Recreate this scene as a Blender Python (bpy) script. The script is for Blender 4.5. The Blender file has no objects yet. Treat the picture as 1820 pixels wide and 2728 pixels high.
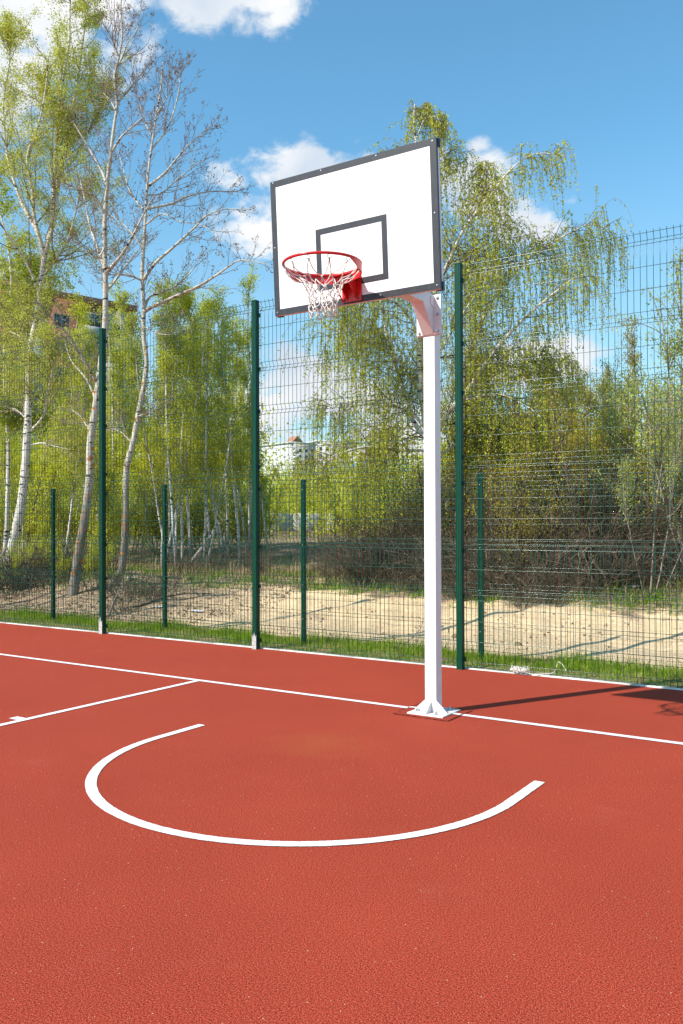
import bpy, bmesh, math, random
import numpy as np
from mathutils import Vector, Matrix
R = math.radians
random.seed(5)
rng = np.random.default_rng(11)
scene = bpy.context.scene
COL = scene.collection

# ------------------------------------------------------------------ camera
CAM = np.array([3.0342, -5.9904, 1.4676])
yaw, pit, rol = R(33.372), R(0.616), R(-0.208)
fw = np.array([-math.sin(yaw)*math.cos(pit), math.cos(yaw)*math.cos(pit), math.sin(pit)])
rt0 = np.array([math.cos(yaw), math.sin(yaw), 0.0])
up0 = np.cross(rt0, fw)
rt = math.cos(rol)*rt0 + math.sin(rol)*up0
up = -math.sin(rol)*rt0 + math.cos(rol)*up0
cd = bpy.data.cameras.new('camera')
cam = bpy.data.objects.new('camera', cd); COL.objects.link(cam)
cam.matrix_world = Matrix(((rt[0], up[0], -fw[0], CAM[0]), (rt[1], up[1], -fw[1], CAM[1]),
                           (rt[2], up[2], -fw[2], CAM[2]), (0, 0, 0, 1)))
cd.sensor_fit = 'HORIZONTAL'; cd.sensor_width = 24.0; cd.lens = 24.0*2313.5/1820
cd.clip_start = 0.05; cd.clip_end = 3000
scene.camera = cam
FPX = 2313.5


def at(u, v, Z):
    """world point seen at photo pixel (u, v) at view depth Z metres"""
    return CAM + Z*(fw + rt*(u-910)/FPX + up*(1364-v)/FPX)


# ------------------------------------------------------------------ light
SUN_AZ, SUN_EL = 61.8, 42.9                       # direction the shadows run, sun height
tosun = Vector((-math.cos(R(SUN_AZ))*math.cos(R(SUN_EL)), -math.sin(R(SUN_AZ))*math.cos(R(SUN_EL)), math.sin(R(SUN_EL))))
sd = bpy.data.lights.new('sun', 'SUN'); sd.energy = 5.0; sd.angle = R(0.53); sd.color = (1, .94, .84)
sun = bpy.data.objects.new('sun', sd); COL.objects.link(sun)
sun.rotation_euler = tosun.to_track_quat('Z', 'Y').to_euler()

W = bpy.data.worlds.new('World'); scene.world = W; W.use_nodes = True
nt = W.node_tree; nt.nodes.clear()


def nd(t, tree, **k):
    n = tree.nodes.new(t)
    for a, b in k.items(): setattr(n, a, b)
    return n


out = nd('ShaderNodeOutputWorld', nt); bg = nd('ShaderNodeBackground', nt)
sky = nd('ShaderNodeTexSky', nt, sky_type='NISHITA', sun_disc=False)
sky.sun_elevation = R(SUN_EL); sky.sun_rotation = math.atan2(tosun.x, tosun.y)
sky.air_density = 1.15; sky.dust_density = 0.55; sky.ozone_density = 1.0; sky.altitude = 100
tc = nd('ShaderNodeTexCoord', nt)
SKYMUL = (.88, 1.48, 1.60)
mulc = nd('ShaderNodeMix', nt, data_type='RGBA', blend_type='MULTIPLY'); mulc.inputs[0].default_value = 1
mulc.inputs[7].default_value = (*SKYMUL, 1)
nt.links.new(sky.outputs[0], mulc.inputs[6])
# clouds: soft blobs around directions, broken up by noise
blobs = [((-0.70, 0.53, 0.485), .13, 1.0), ((-0.76, 0.50, 0.43), .12, .9), ((-0.571, 0.647, 0.520), .062, 1.1), ((-0.533, 0.669, 0.526), .065, 1.05),
         
         ((-0.590, 0.738, 0.316), .060, 1.0), ((-0.565, 0.752, 0.330), .07, 1.0), ((-0.607, 0.716, 0.368), .032, .75),
         ((-0.540, 0.754, 0.365), .075, 1.05), ((-0.50, 0.78, 0.35), .09, 1.0),
         ((-0.385, 0.844, 0.364), .058, 1.05), ((-0.43, 0.83, 0.36), .07, 1.0), ((-0.344, 0.881, 0.317), .055, 1.05), ((-0.38, 0.86, 0.335), .05, .9),
         ((-0.38, 0.838, 0.394), .022, .75), ((-0.33, 0.93, 0.182), .06, 1.0), ((-0.36, 0.92, 0.172), .06, .95), ((-0.295, 0.895, 0.336), .024, .6),
         ((-0.587, 0.792, 0.166), .08, 1.05), ((-0.55, 0.82, 0.15), .09, 1.0), ((-0.62, 0.775, 0.12), .10, .9), ((-0.48, 0.86, 0.10), .12, .85)]
acc = None
for d, r_, s_ in blobs:
    d = Vector(d).normalized()
    sb = nd('ShaderNodeVectorMath', nt, operation='SUBTRACT'); sb.inputs[1].default_value = d
    nt.links.new(tc.outputs['Generated'], sb.inputs[0])
    ml = nd('ShaderNodeVectorMath', nt, operation='MULTIPLY'); ml.inputs[1].default_value = (1, 1, 1.75)
    nt.links.new(sb.outputs[0], ml.inputs[0])
    ln = nd('ShaderNodeVectorMath', nt, operation='LENGTH'); nt.links.new(ml.outputs[0], ln.inputs[0])
    mr = nd('ShaderNodeMapRange', nt); mr.inputs[1].default_value = r_*1.35; mr.inputs[2].default_value = 0
    mr.inputs[3].default_value = 0; mr.inputs[4].default_value = s_
    nt.links.new(ln.outputs['Value'], mr.inputs[0])
    if acc is None: acc = mr.outputs[0]
    else:
        mx = nd('ShaderNodeMath', nt, operation='MAXIMUM'); nt.links.new(acc, mx.inputs[0]); nt.links.new(mr.outputs[0], mx.inputs[1]); acc = mx.outputs[0]
mp = nd('ShaderNodeMapping', nt); mp.inputs['Scale'].default_value = (1, 1, 1.6); nt.links.new(tc.outputs['Generated'], mp.inputs[0])
nz = nd('ShaderNodeTexNoise', nt); nz.inputs['Scale'].default_value = 20; nz.inputs['Detail'].default_value = 9; nz.inputs['Roughness'].default_value = .60
nz.inputs['Distortion'].default_value = .25
nt.links.new(mp.outputs[0], nz.inputs[0])
ns = nd('ShaderNodeMath', nt, operation='MULTIPLY_ADD'); ns.inputs[1].default_value = 1.5; ns.inputs[2].default_value = -.75
nt.links.new(nz.outputs['Fac'], ns.inputs[0])
ad = nd('ShaderNodeMath', nt, operation='ADD'); nt.links.new(acc, ad.inputs[0]); nt.links.new(ns.outputs[0], ad.inputs[1])
gate = nd('ShaderNodeMapRange', nt); gate.inputs[1].default_value = 0; gate.inputs[2].default_value = .12; nt.links.new(acc, gate.inputs[0])
cm = nd('ShaderNodeMapRange', nt, interpolation_type='SMOOTHSTEP'); cm.inputs[1].default_value = .30; cm.inputs[2].default_value = .72
nt.links.new(ad.outputs[0], cm.inputs[0])
cg = nd('ShaderNodeMath', nt, operation='MULTIPLY'); nt.links.new(cm.outputs[0], cg.inputs[0]); nt.links.new(gate.outputs[0], cg.inputs[1])
n2 = nd('ShaderNodeTexNoise', nt); n2.inputs['Scale'].default_value = 9; n2.inputs['Detail'].default_value = 4; nt.links.new(tc.outputs['Generated'], n2.inputs[0])
cr = nd('ShaderNodeValToRGB', nt); cr.color_ramp.elements[0].position = .35; cr.color_ramp.elements[0].color = (5.2, 5.9, 6.8, 1)
cr.color_ramp.elements[1].position = .62; cr.color_ramp.elements[1].color = (7.6, 7.7, 7.8, 1)
nt.links.new(n2.outputs['Fac'], cr.inputs[0])
sz = nd('ShaderNodeSeparateXYZ', nt); nt.links.new(tc.outputs['Generated'], sz.inputs[0])
hz = nd('ShaderNodeMapRange', nt, interpolation_type='SMOOTHSTEP'); hz.inputs[1].default_value = .42; hz.inputs[2].default_value = .02; hz.inputs[3].default_value = 0; hz.inputs[4].default_value = .55
nt.links.new(sz.outputs[2], hz.inputs[0])
hmix = nd('ShaderNodeMix', nt, data_type='RGBA'); nt.links.new(hz.outputs[0], hmix.inputs[0]); nt.links.new(mulc.outputs[2], hmix.inputs[6]); hmix.inputs[7].default_value = (4.3, 5.3, 6.3, 1)
mixc = nd('ShaderNodeMix', nt, data_type='RGBA'); nt.links.new(cg.outputs[0], mixc.inputs[0])
nt.links.new(hmix.outputs[2], mixc.inputs[6]); nt.links.new(cr.outputs[0], mixc.inputs[7])
nt.links.new(mixc.outputs[2], bg.inputs[0]); bg.inputs[1].default_value = 0.10
nt.links.new(bg.outputs[0], out.inputs[0])

vs = scene.view_settings
scene.display_settings.display_device = 'sRGB'
vs.view_transform = 'Standard'; vs.look = 'None'; vs.exposure = 0.40; vs.gamma = 1; vs.use_curve_mapping = False
scene.render.engine = 'CYCLES'
scene.cycles.max_bounces = 8; scene.cycles.transparent_max_bounces = 8

# ------------------------------------------------------------------ materials


class Mat:
    def __init__(s, name, col=(.5, .5, .5), rough=.6, spec=.4, metal=0, coat=0):
        s.m = bpy.data.materials.new(name); s.m.use_nodes = True; s.t = s.m.node_tree
        s.b = s.t.nodes['Principled BSDF']; s.o = s.t.nodes['Material Output']
        s.b.inputs['Base Color'].default_value = (*col, 1); s.b.inputs['Roughness'].default_value = rough
        s.b.inputs['Metallic'].default_value = metal; s.b.inputs['Specular IOR Level'].default_value = spec
        s.b.inputs['Coat Weight'].default_value = coat
        s.tc = s.n('ShaderNodeTexCoord')

    def n(s, t, **k): return nd(t, s.t, **k)
    def l(s, a, b): s.t.links.new(a, b)

    def coord(s, scale=(1, 1, 1), kind='Object'):
        m = s.n('ShaderNodeMapping'); m.inputs['Scale'].default_value = scale
        s.l(s.tc.outputs[kind], m.inputs[0]); return m.outputs[0]

    def noise(s, scale, detail=3, rough=.5, vec=None, dist=0):
        n = s.n('ShaderNodeTexNoise'); n.inputs['Scale'].default_value = scale; n.inputs['Detail'].default_value = detail
        n.inputs['Roughness'].default_value = rough; n.inputs['Distortion'].default_value = dist
        s.l(vec if vec is not None else s.tc.outputs['Object'], n.inputs[0]); return n.outputs['Fac']

    def ramp(s, fac, stops, interp='LINEAR'):
        r = s.n('ShaderNodeValToRGB'); r.color_ramp.interpolation = interp
        e = r.color_ramp.elements
        while len(e) < len(stops): e.new(.5)
        for q, (p_, c) in zip(e, stops): q.position = p_; q.color = (*c, 1) if len(c) == 3 else c
        s.l(fac, r.inputs[0]); return r.outputs[0]

    def step(s, fac, a, b):
        m = s.n('ShaderNodeMapRange', interpolation_type='SMOOTHSTEP'); m.inputs[1].default_value = a; m.inputs[2].default_value = b
        s.l(fac, m.inputs[0]); return m.outputs[0]

    def mix(s, fac, a, b, mode='MIX'):
        m = s.n('ShaderNodeMix', data_type='RGBA', blend_type=mode)
        for k, v in ((0, fac), (6, a), (7, b)):
            if isinstance(v, (int, float)): m.inputs[k].default_value = v
            elif isinstance(v, tuple): m.inputs[k].default_value = (*v, 1)
            else: s.l(v, m.inputs[k])
        return m.outputs[2]

    def math(s, op, a, b=0):
        m = s.n('ShaderNodeMath', operation=op)
        for k, v in ((0, a), (1, b)):
            if isinstance(v, (int, float)): m.inputs[k].default_value = v
            else: s.l(v, m.inputs[k])
        return m.outputs[0]

    def col(s, x): s.l(x, s.b.inputs['Base Color'])

    def bump(s, h, strength=.3, dist=.01):
        b = s.n('ShaderNodeBump'); b.inputs['Strength'].default_value = strength; b.inputs['Distance'].default_value = dist
        s.l(h, b.inputs['Height']); s.l(b.outputs[0], s.b.inputs['Normal'])


def mk_court(name, dark=1.0):
    k = Mat(name, rough=.92, spec=.15)
    a = k.noise(270, 1, .5); b = k.noise(150, 1, .5); c = k.noise(.8, 4, .6); f = k.noise(330, 1)
    g = (k.math('ADD', k.math('MULTIPLY', a, .6), k.math('MULTIPLY', b, .4)))
    base = k.ramp(g, [(.37, (.09*dark, .011*dark, .006*dark)), (.45, (.28*dark, .031*dark, .015*dark)), (.55, (.45*dark, .060*dark, .028*dark)), (.64, (.60*dark, .14*dark, .080*dark))])
    big = k.ramp(c, [(.3, (.92, .90, .90)), (.7, (1.05, 1.06, 1.06))])
    base = k.mix(1.0, base, big, 'MULTIPLY')
    sepc = k.n('ShaderNodeVectorMath', operation='DISTANCE'); k.l(k.coord((1, 1, 1)), sepc.inputs[0]); sepc.inputs[1].default_value = (-.25, -1.25, 0)
    st_ = k.math('MULTIPLY', k.math('SUBTRACT', 1, k.step(k.math('ADD', sepc.outputs['Value'], k.math('MULTIPLY', k.noise(5, 4), .5)), .25, .75)), .22)
    base = k.mix(st_, base, (.42, .13, .035))
    dst = k.math('MULTIPLY', k.step(k.noise(2.2, 6, .7), .56, .75), .07)
    base = k.mix(dst, base, (.50, .22, .15))
    sp = k.n('ShaderNodeTexVoronoi'); sp.inputs['Scale'].default_value = 55; k.l(k.tc.outputs['Object'], sp.inputs[0])
    spk = k.math('MULTIPLY', k.math('LESS_THAN', sp.outputs['Distance'], .16), k.math('GREATER_THAN', k.noise(70, 0), .70))
    base = k.mix(spk, base, (.62, .42, .28))
    drk = k.math('MULTIPLY', k.math('LESS_THAN', sp.outputs['Distance'], .2), k.math('LESS_THAN', k.noise(64, 0), .34))
    base = k.mix(k.math('MULTIPLY', drk, .7), base, (.06, .015, .012))
    k.col(base)
    k.bump(k.math('ADD', a, k.math('MULTIPLY', f, .5)), .8, .0045)
    return k


M = {}
M['court'] = mk_court('court_rubber').m
M['patch'] = mk_court('court_patch', .88).m
k = Mat('line_paint', rough=.8, spec=.2)
n_ = k.noise(160, 2, .6); k.col(k.ramp(n_, [(.30, (.40, .20, .16)), (.40, (.70, .68, .66)), (.6, (.82, .82, .81))])); k.bump(k.noise(150, 2), .4, .004); M['line'] = k.m
k = Mat('seam', (.14, .03, .02), .95, .1); M['seam'] = k.m
k = Mat('kerb_concrete', rough=.9, spec=.2)
n_ = k.noise(9, 5, .7); k.col(k.ramp(n_, [(.3, (.42, .40, .37)), (.6, (.64, .63, .59))])); k.bump(k.noise(120, 2), .3, .003); M['kerb'] = k.m
k = Mat('white_enamel', rough=.33, spec=.5)
n_ = k.noise(3.5, 4, .6); sp_ = k.n('ShaderNodeSeparateXYZ'); k.l(k.tc.outputs['Object'], sp_.inputs[0])
dz = k.math('MULTIPLY', k.math('SUBTRACT', 1, k.step(sp_.outputs[2], 0, .32)), k.step(k.noise(14, 5, .7), .42, .62))
chip = k.math('MULTIPLY', k.step(k.noise(38, 4, .7), .70, .72), .8)
k.col(k.mix(chip, k.mix(k.math('MULTIPLY', dz, .35), k.ramp(n_, [(.3, (.78, .77, .75)), (.7, (.85, .85, .84))]), (.42, .20, .14)), (.30, .22, .17))); k.bump(k.noise(35, 2), .04, .002); M['white'] = k.m
k = Mat('board_laminate', rough=.5, spec=.35)
n_ = k.noise(5, 4, .65); k.col(k.ramp(n_, [(.3, (.86, .86, .86)), (.62, (.90, .90, .90))])); M['board'] = k.m
k = Mat('board_tape', rough=.42, spec=.5)
n_ = k.noise(40, 4, .7, k.coord((1, 1, .35))); k.col(k.ramp(n_, [(.3, (.020, .021, .027)), (.7, (.040, .041, .050))])); k.bump(k.noise(220, 2), .25, .001); M['tape'] = k.m
k = Mat('black_cap', (.012, .012, .014), .4); M['cap'] = k.m
k = Mat('board_frame_steel', (.55, .53, .57), .35, .5, .6); M['frame'] = k.m
k = Mat('zinc_bolt', rough=.35, metal=.85); k.col(k.ramp(k.noise(60, 3), [(.3, (.42, .44, .45)), (.7, (.68, .69, .69))])); M['zinc'] = k.m
k = Mat('red_enamel', rough=.28, spec=.5); k.col(k.ramp(k.noise(14, 4, .6), [(.3, (.56, .012, .010)), (.7, (.68, .018, .015))])); M['red'] = k.m
k = Mat('dark_bolt', (.14, .11, .10), .45, .5, .7); M['dbolt'] = k.m
k = Mat('net_rope', rough=.9, spec=.1); k.col(k.ramp(k.noise(90, 3), [(.3, (.60, .54, .47)), (.6, (.82, .80, .75))])); M['rope'] = k.m
k = Mat('green_post_paint', rough=.38, spec=.3); k.col(k.ramp(k.noise(6, 5, .7), [(.3, (.0, .048, .026)), (.7, (.0, .062, .034))])); k.bump(k.noise(90, 2), .05, .001); M['green'] = k.m
k = Mat('green_wire', rough=.22, spec=.5); k.col(k.ramp(k.noise(4, 3), [(.3, (.001, .045, .027)), (.7, (.003, .066, .042))])); M['wire'] = k.m
k = Mat('concrete_splash', rough=.9, spec=.2); k.col(k.ramp(k.noise(30, 5, .7), [(.3, (.30, .30, .28)), (.65, (.55, .54, .51))])); k.bump(k.noise(60, 3), .4, .004); M['splash'] = k.m

# bark: white birch, with black bands; aspen with rough grey foot and orange lichen


def bark(name, light, dark, band=.40, lichen=False, foot=1.6):
    k = Mat(name, rough=.8, spec=.2)
    n1 = k.noise(5, 3, .55, k.coord((1.0, 1.0, 3.4)), .3)
    n3 = k.noise(26, 3, .6, k.coord((.5, .5, 3.0)))
    base = k.ramp(k.noise(5, 4, .6), [(.3, tuple(c*.78 for c in light)), (.7, light)])
    base = k.mix(k.math('SUBTRACT', 1, k.step(n1, band-.02, band+.01)), base, dark)
    base = k.mix(k.math('MULTIPLY', k.math('SUBTRACT', 1, k.step(n3, .36, .41)), .8), base, tuple(c*2.2 for c in dark))
    sep = k.n('ShaderNodeSeparateXYZ'); k.l(k.tc.outputs['Object'], sep.inputs[0])
    z = k.math('ADD', sep.outputs[2], k.math('MULTIPLY', k.noise(3, 3), 1.0))
    ft = k.math('SUBTRACT', 1, k.step(z, foot-.2, foot+1.2))
    rough_c = k.ramp(k.noise(18, 4, .7, k.coord((1, 1, .16))), [(.35, (.06, .05, .042)), (.6, (.26, .23, .20))])
    base = k.mix(k.math('MULTIPLY', ft, .9), base, rough_c)
    if lichen:
        li = k.math('MULTIPLY', k.step(k.noise(13, 4, .65), .57, .60), k.math('SUBTRACT', 1, k.step(sep.outputs[2], 4.0, 6.5)))
        base = k.mix(li, base, (.50, .17, .02))
    k.col(base); k.bump(k.noise(22, 4, .7, k.coord((1, 1, .3))), .5, .02)
    return k.m


M['birch'] = bark('birch_bark', (.80, .75, .68), (.03, .025, .022), .40, foot=.4)
M['aspen'] = bark('aspen_bark', (.60, .57, .47), (.05, .04, .035), .385, True, 1.6)
k = Mat('branch_bark', rough=.85, spec=.2); k.col(k.ramp(k.noise(9, 4, .6), [(.3, (.17, .13, .10)), (.7, (.40, .35, .30))])); M['branch'] = k.m
k = Mat('twig_bark', rough=.85, spec=.2); k.col(k.ramp(k.noise(12, 3, .6), [(.3, (.09, .055, .04)), (.7, (.22, .15, .11))])); M['twig'] = k.m
k = Mat('dry_twig', rough=.9, spec=.15); k.col(k.ramp(k.noise(2.5, 4, .6), [(.35, (.050, .034, .024)), (.52, (.11, .075, .052)), (.66, (.34, .26, .19))])); M['dry'] = k.m  # colour lowered to put tree shade into the brushwood, few pale twigs left
k = Mat('dead_wood', rough=.9, spec=.15); k.col(k.ramp(k.noise(14, 4, .7, k.coord((1, 1, 3))), [(.3, (.035, .025, .02)), (.7, (.15, .11, .085))])); M['dead'] = k.m


def leafmat(name, cols, trans=.5, scale=1.1):
    k = Mat(name, rough=.55, spec=.25)
    wn = k.n('ShaderNodeTexWhiteNoise', noise_dimensions='3D')
    sn = k.n('ShaderNodeVectorMath', operation='SNAP'); sn.inputs[1].default_value = (.07, .07, .07)
    k.l(k.tc.outputs['Object'], sn.inputs[0]); k.l(sn.outputs[0], wn.inputs[0])
    f = k.math('ADD', k.math('MULTIPLY', wn.outputs[0], .55), k.math('MULTIPLY', k.noise(scale, 3, .6), .45))
    c = k.ramp(f, [(.15+.7*i/(len(cols)-1), q) for i, q in enumerate(cols)])
    k.col(c)
    tr = k.n('ShaderNodeBsdfTranslucent'); k.l(c, tr.inputs[0])
    mx = k.n('ShaderNodeMixShader'); mx.inputs[0].default_value = trans
    k.l(k.b.outputs[0], mx.inputs[1]); k.l(tr.outputs[0], mx.inputs[2]); k.l(mx.outputs[0], k.o.inputs[0])
    return k.m


M['leaf_spring'] = leafmat('spring_leaves', [(.22, .28, .012), (.38, .45, .02), (.55, .60, .06)])
M['leaf_birch'] = leafmat('birch_leaves', [(.32, .34, .04), (.54, .55, .07), (.70, .70, .16)])
M['leaf_weep'] = leafmat('weeping_leaves', [(.30, .33, .02), (.52, .55, .04), (.68, .70, .11)])
M['leaf_grove'] = leafmat('grove_leaves', [(.36, .38, .012), (.58, .60, .03), (.72, .72, .08)])
M['leaf_olive'] = leafmat('catkin_leaves', [(.30, .23, .02), (.44, .37, .03), (.56, .50, .07)])
M['leaf_bud'] = leafmat('brown_buds', [(.16, .10, .07), (.27, .18, .12), (.36, .27, .18)], .2)
M['leaf_willow'] = leafmat('willow_leaves', [(.26, .30, .04), (.42, .48, .08), (.60, .64, .2)])
M['grass'] = leafmat('grass_blades', [(.12, .22, .006), (.22, .36, .010), (.38, .50, .04)], .4, 3)
M['drygrass'] = leafmat('dry_grass', [(.22, .15, .07), (.36, .27, .14), (.5, .4, .22)], .3, 3)
M['litter'] = leafmat('leaf_litter', [(.12, .08, .05), (.26, .18, .12), (.48, .36, .25)], .1, 3)
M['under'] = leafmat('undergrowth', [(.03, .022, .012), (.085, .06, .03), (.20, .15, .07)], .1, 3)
k = Mat('paper', rough=.8); k.col(k.ramp(k.noise(20, 3), [(.3, (.6, .6, .6)), (.6, (.82, .83, .85))])); M['paper'] = k.m

# ------------------------------------------------------------------ object helpers


def tag(o, label=None, cat=None, group=None, kind=None):
    if label: o['label'] = label
    if cat: o['category'] = cat
    if group: o['group'] = group
    if kind: o['kind'] = kind
    return o


def link(name, me, mat, parent=None, loc=None, smooth=False):
    o = bpy.data.objects.new(name, me); COL.objects.link(o)
    if mat is not None: me.materials.append(M[mat] if isinstance(mat, str) else mat)
    if smooth: me.polygons.foreach_set('use_smooth', [True]*len(me.polygons))
    if parent is not None: o.parent = parent
    if loc is not None: o.location = loc
    return o


def empty(name, loc, label=None, cat=None, group=None):
    o = bpy.data.objects.new(name, None); COL.objects.link(o); o.location = loc; o.empty_display_size = .2
    return tag(o, label, cat, group)


def copy_tree(o, parent=None):
    c = o.copy(); COL.objects.link(c)
    if parent is not None: c.parent = parent
    for ch in list(o.children): copy_tree(ch, c)
    return c


class Q:
    """quad/poly collector with numpy blocks, linked as one mesh"""
    def __init__(s, origin=(0, 0, 0)): s.v = []; s.f = []; s.c = 0; s.o = np.array(origin, float)

    def quads(s, V, F):
        s.v.append(np.asarray(V, float).reshape(-1, 3)); s.f.append(np.asarray(F, np.int64).reshape(-1, 4)+s.c); s.c += len(s.v[-1])

    def build(s, name, mat, parent=None, loc=None, smooth=False):
        V = np.concatenate(s.v)-s.o; F = np.concatenate(s.f)
        me = bpy.data.meshes.new(name)
        me.vertices.add(len(V)); me.vertices.foreach_set('co', V.astype(np.float32).ravel())
        me.loops.add(F.size); me.loops.foreach_set('vertex_index', F.astype(np.int32).ravel())
        me.polygons.add(len(F)); me.polygons.foreach_set('loop_start', np.arange(0, F.size, 4, dtype=np.int32))
        try: me.polygons.foreach_set('loop_total', np.full(len(F), 4, np.int32))
        except Exception: pass
        me.update(calc_edges=True); me.validate()
        return link(name, me, mat, parent, loc, smooth)

    def box(s, x0, x1, y0, y1, z0, z1):
        V = [(x, y, z) for z in (z0, z1) for y in (y0, y1) for x in (x0, x1)]
        s.quads(V, [(0, 2, 3, 1), (4, 5, 7, 6), (0, 1, 5, 4), (2, 6, 7, 3), (0, 4, 6, 2), (1, 3, 7, 5)])
        return s

    def tubes(s, P, Rd, sides=4):
        """P (N,m,3) polylines, Rd (N,m) radii"""
        P = np.asarray(P, float); Rd = np.asarray(Rd, float)
        N, m, _ = P.shape
        T = np.gradient(P, axis=1); T /= np.linalg.norm(T, axis=2, keepdims=True)+1e-9
        ref = np.zeros((N, 1, 3)); d0 = np.abs(T.mean(1)); ax = np.argmin(d0, axis=1); ref[np.arange(N), 0, ax] = 1
        A = np.cross(T, np.broadcast_to(ref, T.shape)); A /= np.linalg.norm(A, axis=2, keepdims=True)+1e-9
        B = np.cross(T, A)
        th = np.arange(sides)*2*math.pi/sides
        V = P[:, :, None, :]+Rd[:, :, None, None]*(A[:, :, None, :]*np.cos(th)[None, None, :, None]+B[:, :, None, :]*np.sin(th)[None, None, :, None])
        idx = np.arange(N*m*sides).reshape(N, m, sides)
        a = idx[:, :-1]; b = idx[:, 1:]
        F = np.stack([a, np.roll(a, -1, 2), np.roll(b, -1, 2), b], -1)
        s.quads(V, F)

    def tube(s, pts, rad, sides=8, close=False):
        P = np.array([pts], float)
        rr = np.array([[rad]*len(pts) if np.isscalar(rad) else rad], float)
        s.tubes(P, rr, sides)
        if close:
            n = len(pts)*sides; base = s.c-n
            if sides == 4:
                s.f.append(np.array([[base, base+3, base+2, base+1], [base+n-4, base+n-3, base+n-2, base+n-1]]))
            elif sides == 8:
                for st in (base, base+n-8):
                    s.f.append(np.array([[st, st+1, st+2, st+3], [st, st+3, st+4, st+7], [st+4, st+5, st+6, st+7]]))

    def diamonds(s, C, size, rg, asp=.62, vert=0.0):
        C = np.asarray(C, float).reshape(-1, 3); N = len(C)
        sz = np.broadcast_to(np.asarray(size, float), (N,))*rg.uniform(.65, 1.3, N)
        a = rg.normal(size=(N, 3)); a[:, 2] -= vert; a /= np.linalg.norm(a, axis=1, keepdims=True)
        b = np.cross(a, rg.normal(size=(N, 3))); b /= np.linalg.norm(b, axis=1, keepdims=True)
        a = a*sz[:, None]/2; b = b*sz[:, None]*asp/2
        V = np.stack([C-a, C+b, C+a, C-b], 1)
        s.quads(V, np.arange(4*N).reshape(N, 4))


def bmo(name, build, mat, parent=None, loc=None, bevel=0, smooth=False):
    bm = bmesh.new(); build(bm)
    bmesh.ops.recalc_face_normals(bm, faces=bm.faces)
    if bevel:
        es = [e for e in bm.edges if len(e.link_faces) == 2 and e.calc_face_angle(0) > .5]
        bmesh.ops.bevel(bm, geom=es, offset=bevel, segments=2, affect='EDGES', profile=.6)
    me = bpy.data.meshes.new(name); bm.to_mesh(me); bm.free()
    return link(name, me, mat, parent, loc, smooth)


def bbox(bm, x0, x1, y0, y1, z0, z1, M4=None):
    r = bmesh.ops.create_cube(bm, size=1)
    bmesh.ops.scale(bm, vec=(x1-x0, y1-y0, z1-z0), verts=r['verts'])
    bmesh.ops.translate(bm, vec=((x0+x1)/2, (y0+y1)/2, (z0+z1)/2), verts=r['verts'])
    if M4 is not None: bmesh.ops.transform(bm, matrix=M4, verts=r['verts'])


def bprism(bm, poly, axis, a, b, M4=None):
    """extrude polygon poly (2-D) from a to b along axis 0/1/2"""
    def put(p, w):
        q = list(p); q.insert(axis, w); return Vector(q)
    lo = [bm.verts.new(put(p, a)) for p in poly]; hi = [bm.verts.new(put(p, b)) for p in poly]
    bm.faces.new(lo); bm.faces.new(hi[::-1]); n = len(poly)
    for i in range(n): bm.faces.new((lo[i], lo[(i+1) % n], hi[(i+1) % n], hi[i]))
    if M4 is not None: bmesh.ops.transform(bm, matrix=M4, verts=lo+hi)


def bcyl(bm, c, axis, r, h, n=12, dome=0):
    q = Vector(axis).to_track_quat('Z', 'Y').to_matrix().to_4x4()
    T = Matrix.Translation(c) @ q
    r_ = bmesh.ops.create_cone(bm, cap_ends=True, segments=n, radius1=r, radius2=r*(1-dome), depth=h)
    bmesh.ops.translate(bm, vec=(0, 0, h/2), verts=r_['verts'])
    bmesh.ops.transform(bm, matrix=T, verts=r_['verts'])


# ------------------------------------------------------------------ terrain height
_gx = rng.uniform(0, 6.28, 12); _ga = rng.uniform(0, 6.28, 12)


def sst(x, a, b):
    t = np.clip((x-a)/(b-a), 0, 1); return t*t*(3-2*t)


def hgt(x, y):
    x = np.asarray(x, float); y = np.asarray(y, float)
    h = sst(y, 2.9, 6.4)*.33+sst(y, 6.2, 14)*.42+sst(y, 14, 60)*.5
    w = sst(y, 2.9, 4.2)
    n = np.zeros(np.broadcast(x, y).shape)
    for i in range(12):
        f = .5*1.37**i
        n = n+.05/(1+.35*i)*np.sin(f*(x*math.cos(_ga[i])+y*math.sin(_ga[i]))+_gx[i])
    h = h+w*n*.9
    h = h+.16*np.exp(-(((x+9.4)/1.2)**2+((y-5.0)/.9)**2))*w       # dirt mound between the two aspens
    return h


def onground(u, v0, v1=None):
    """march the ray through pixel until it meets the terrain"""
    d = fw+rt*(u-910)/FPX+up*(1364-v0)/FPX
    for Z in np.arange(5, 80, .05):
        p_ = CAM+d*Z
        if p_[2] <= hgt(p_[0], p_[1]): return p_
    return p_


# ------------------------------------------------------------------ the setting
def grid(name, xs, ys, zf, mat):
    X, Y = np.meshgrid(xs, ys); Z = zf(X, Y); q = Q()
    nx, ny = len(xs), len(ys); idx = np.arange(nx*ny).reshape(ny, nx)
    q.quads(np.stack([X, Y, Z], -1), np.stack([idx[:-1, :-1], idx[:-1, 1:], idx[1:, 1:], idx[1:, :-1]], -1))
    return q.build(name, mat, smooth=True)


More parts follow.
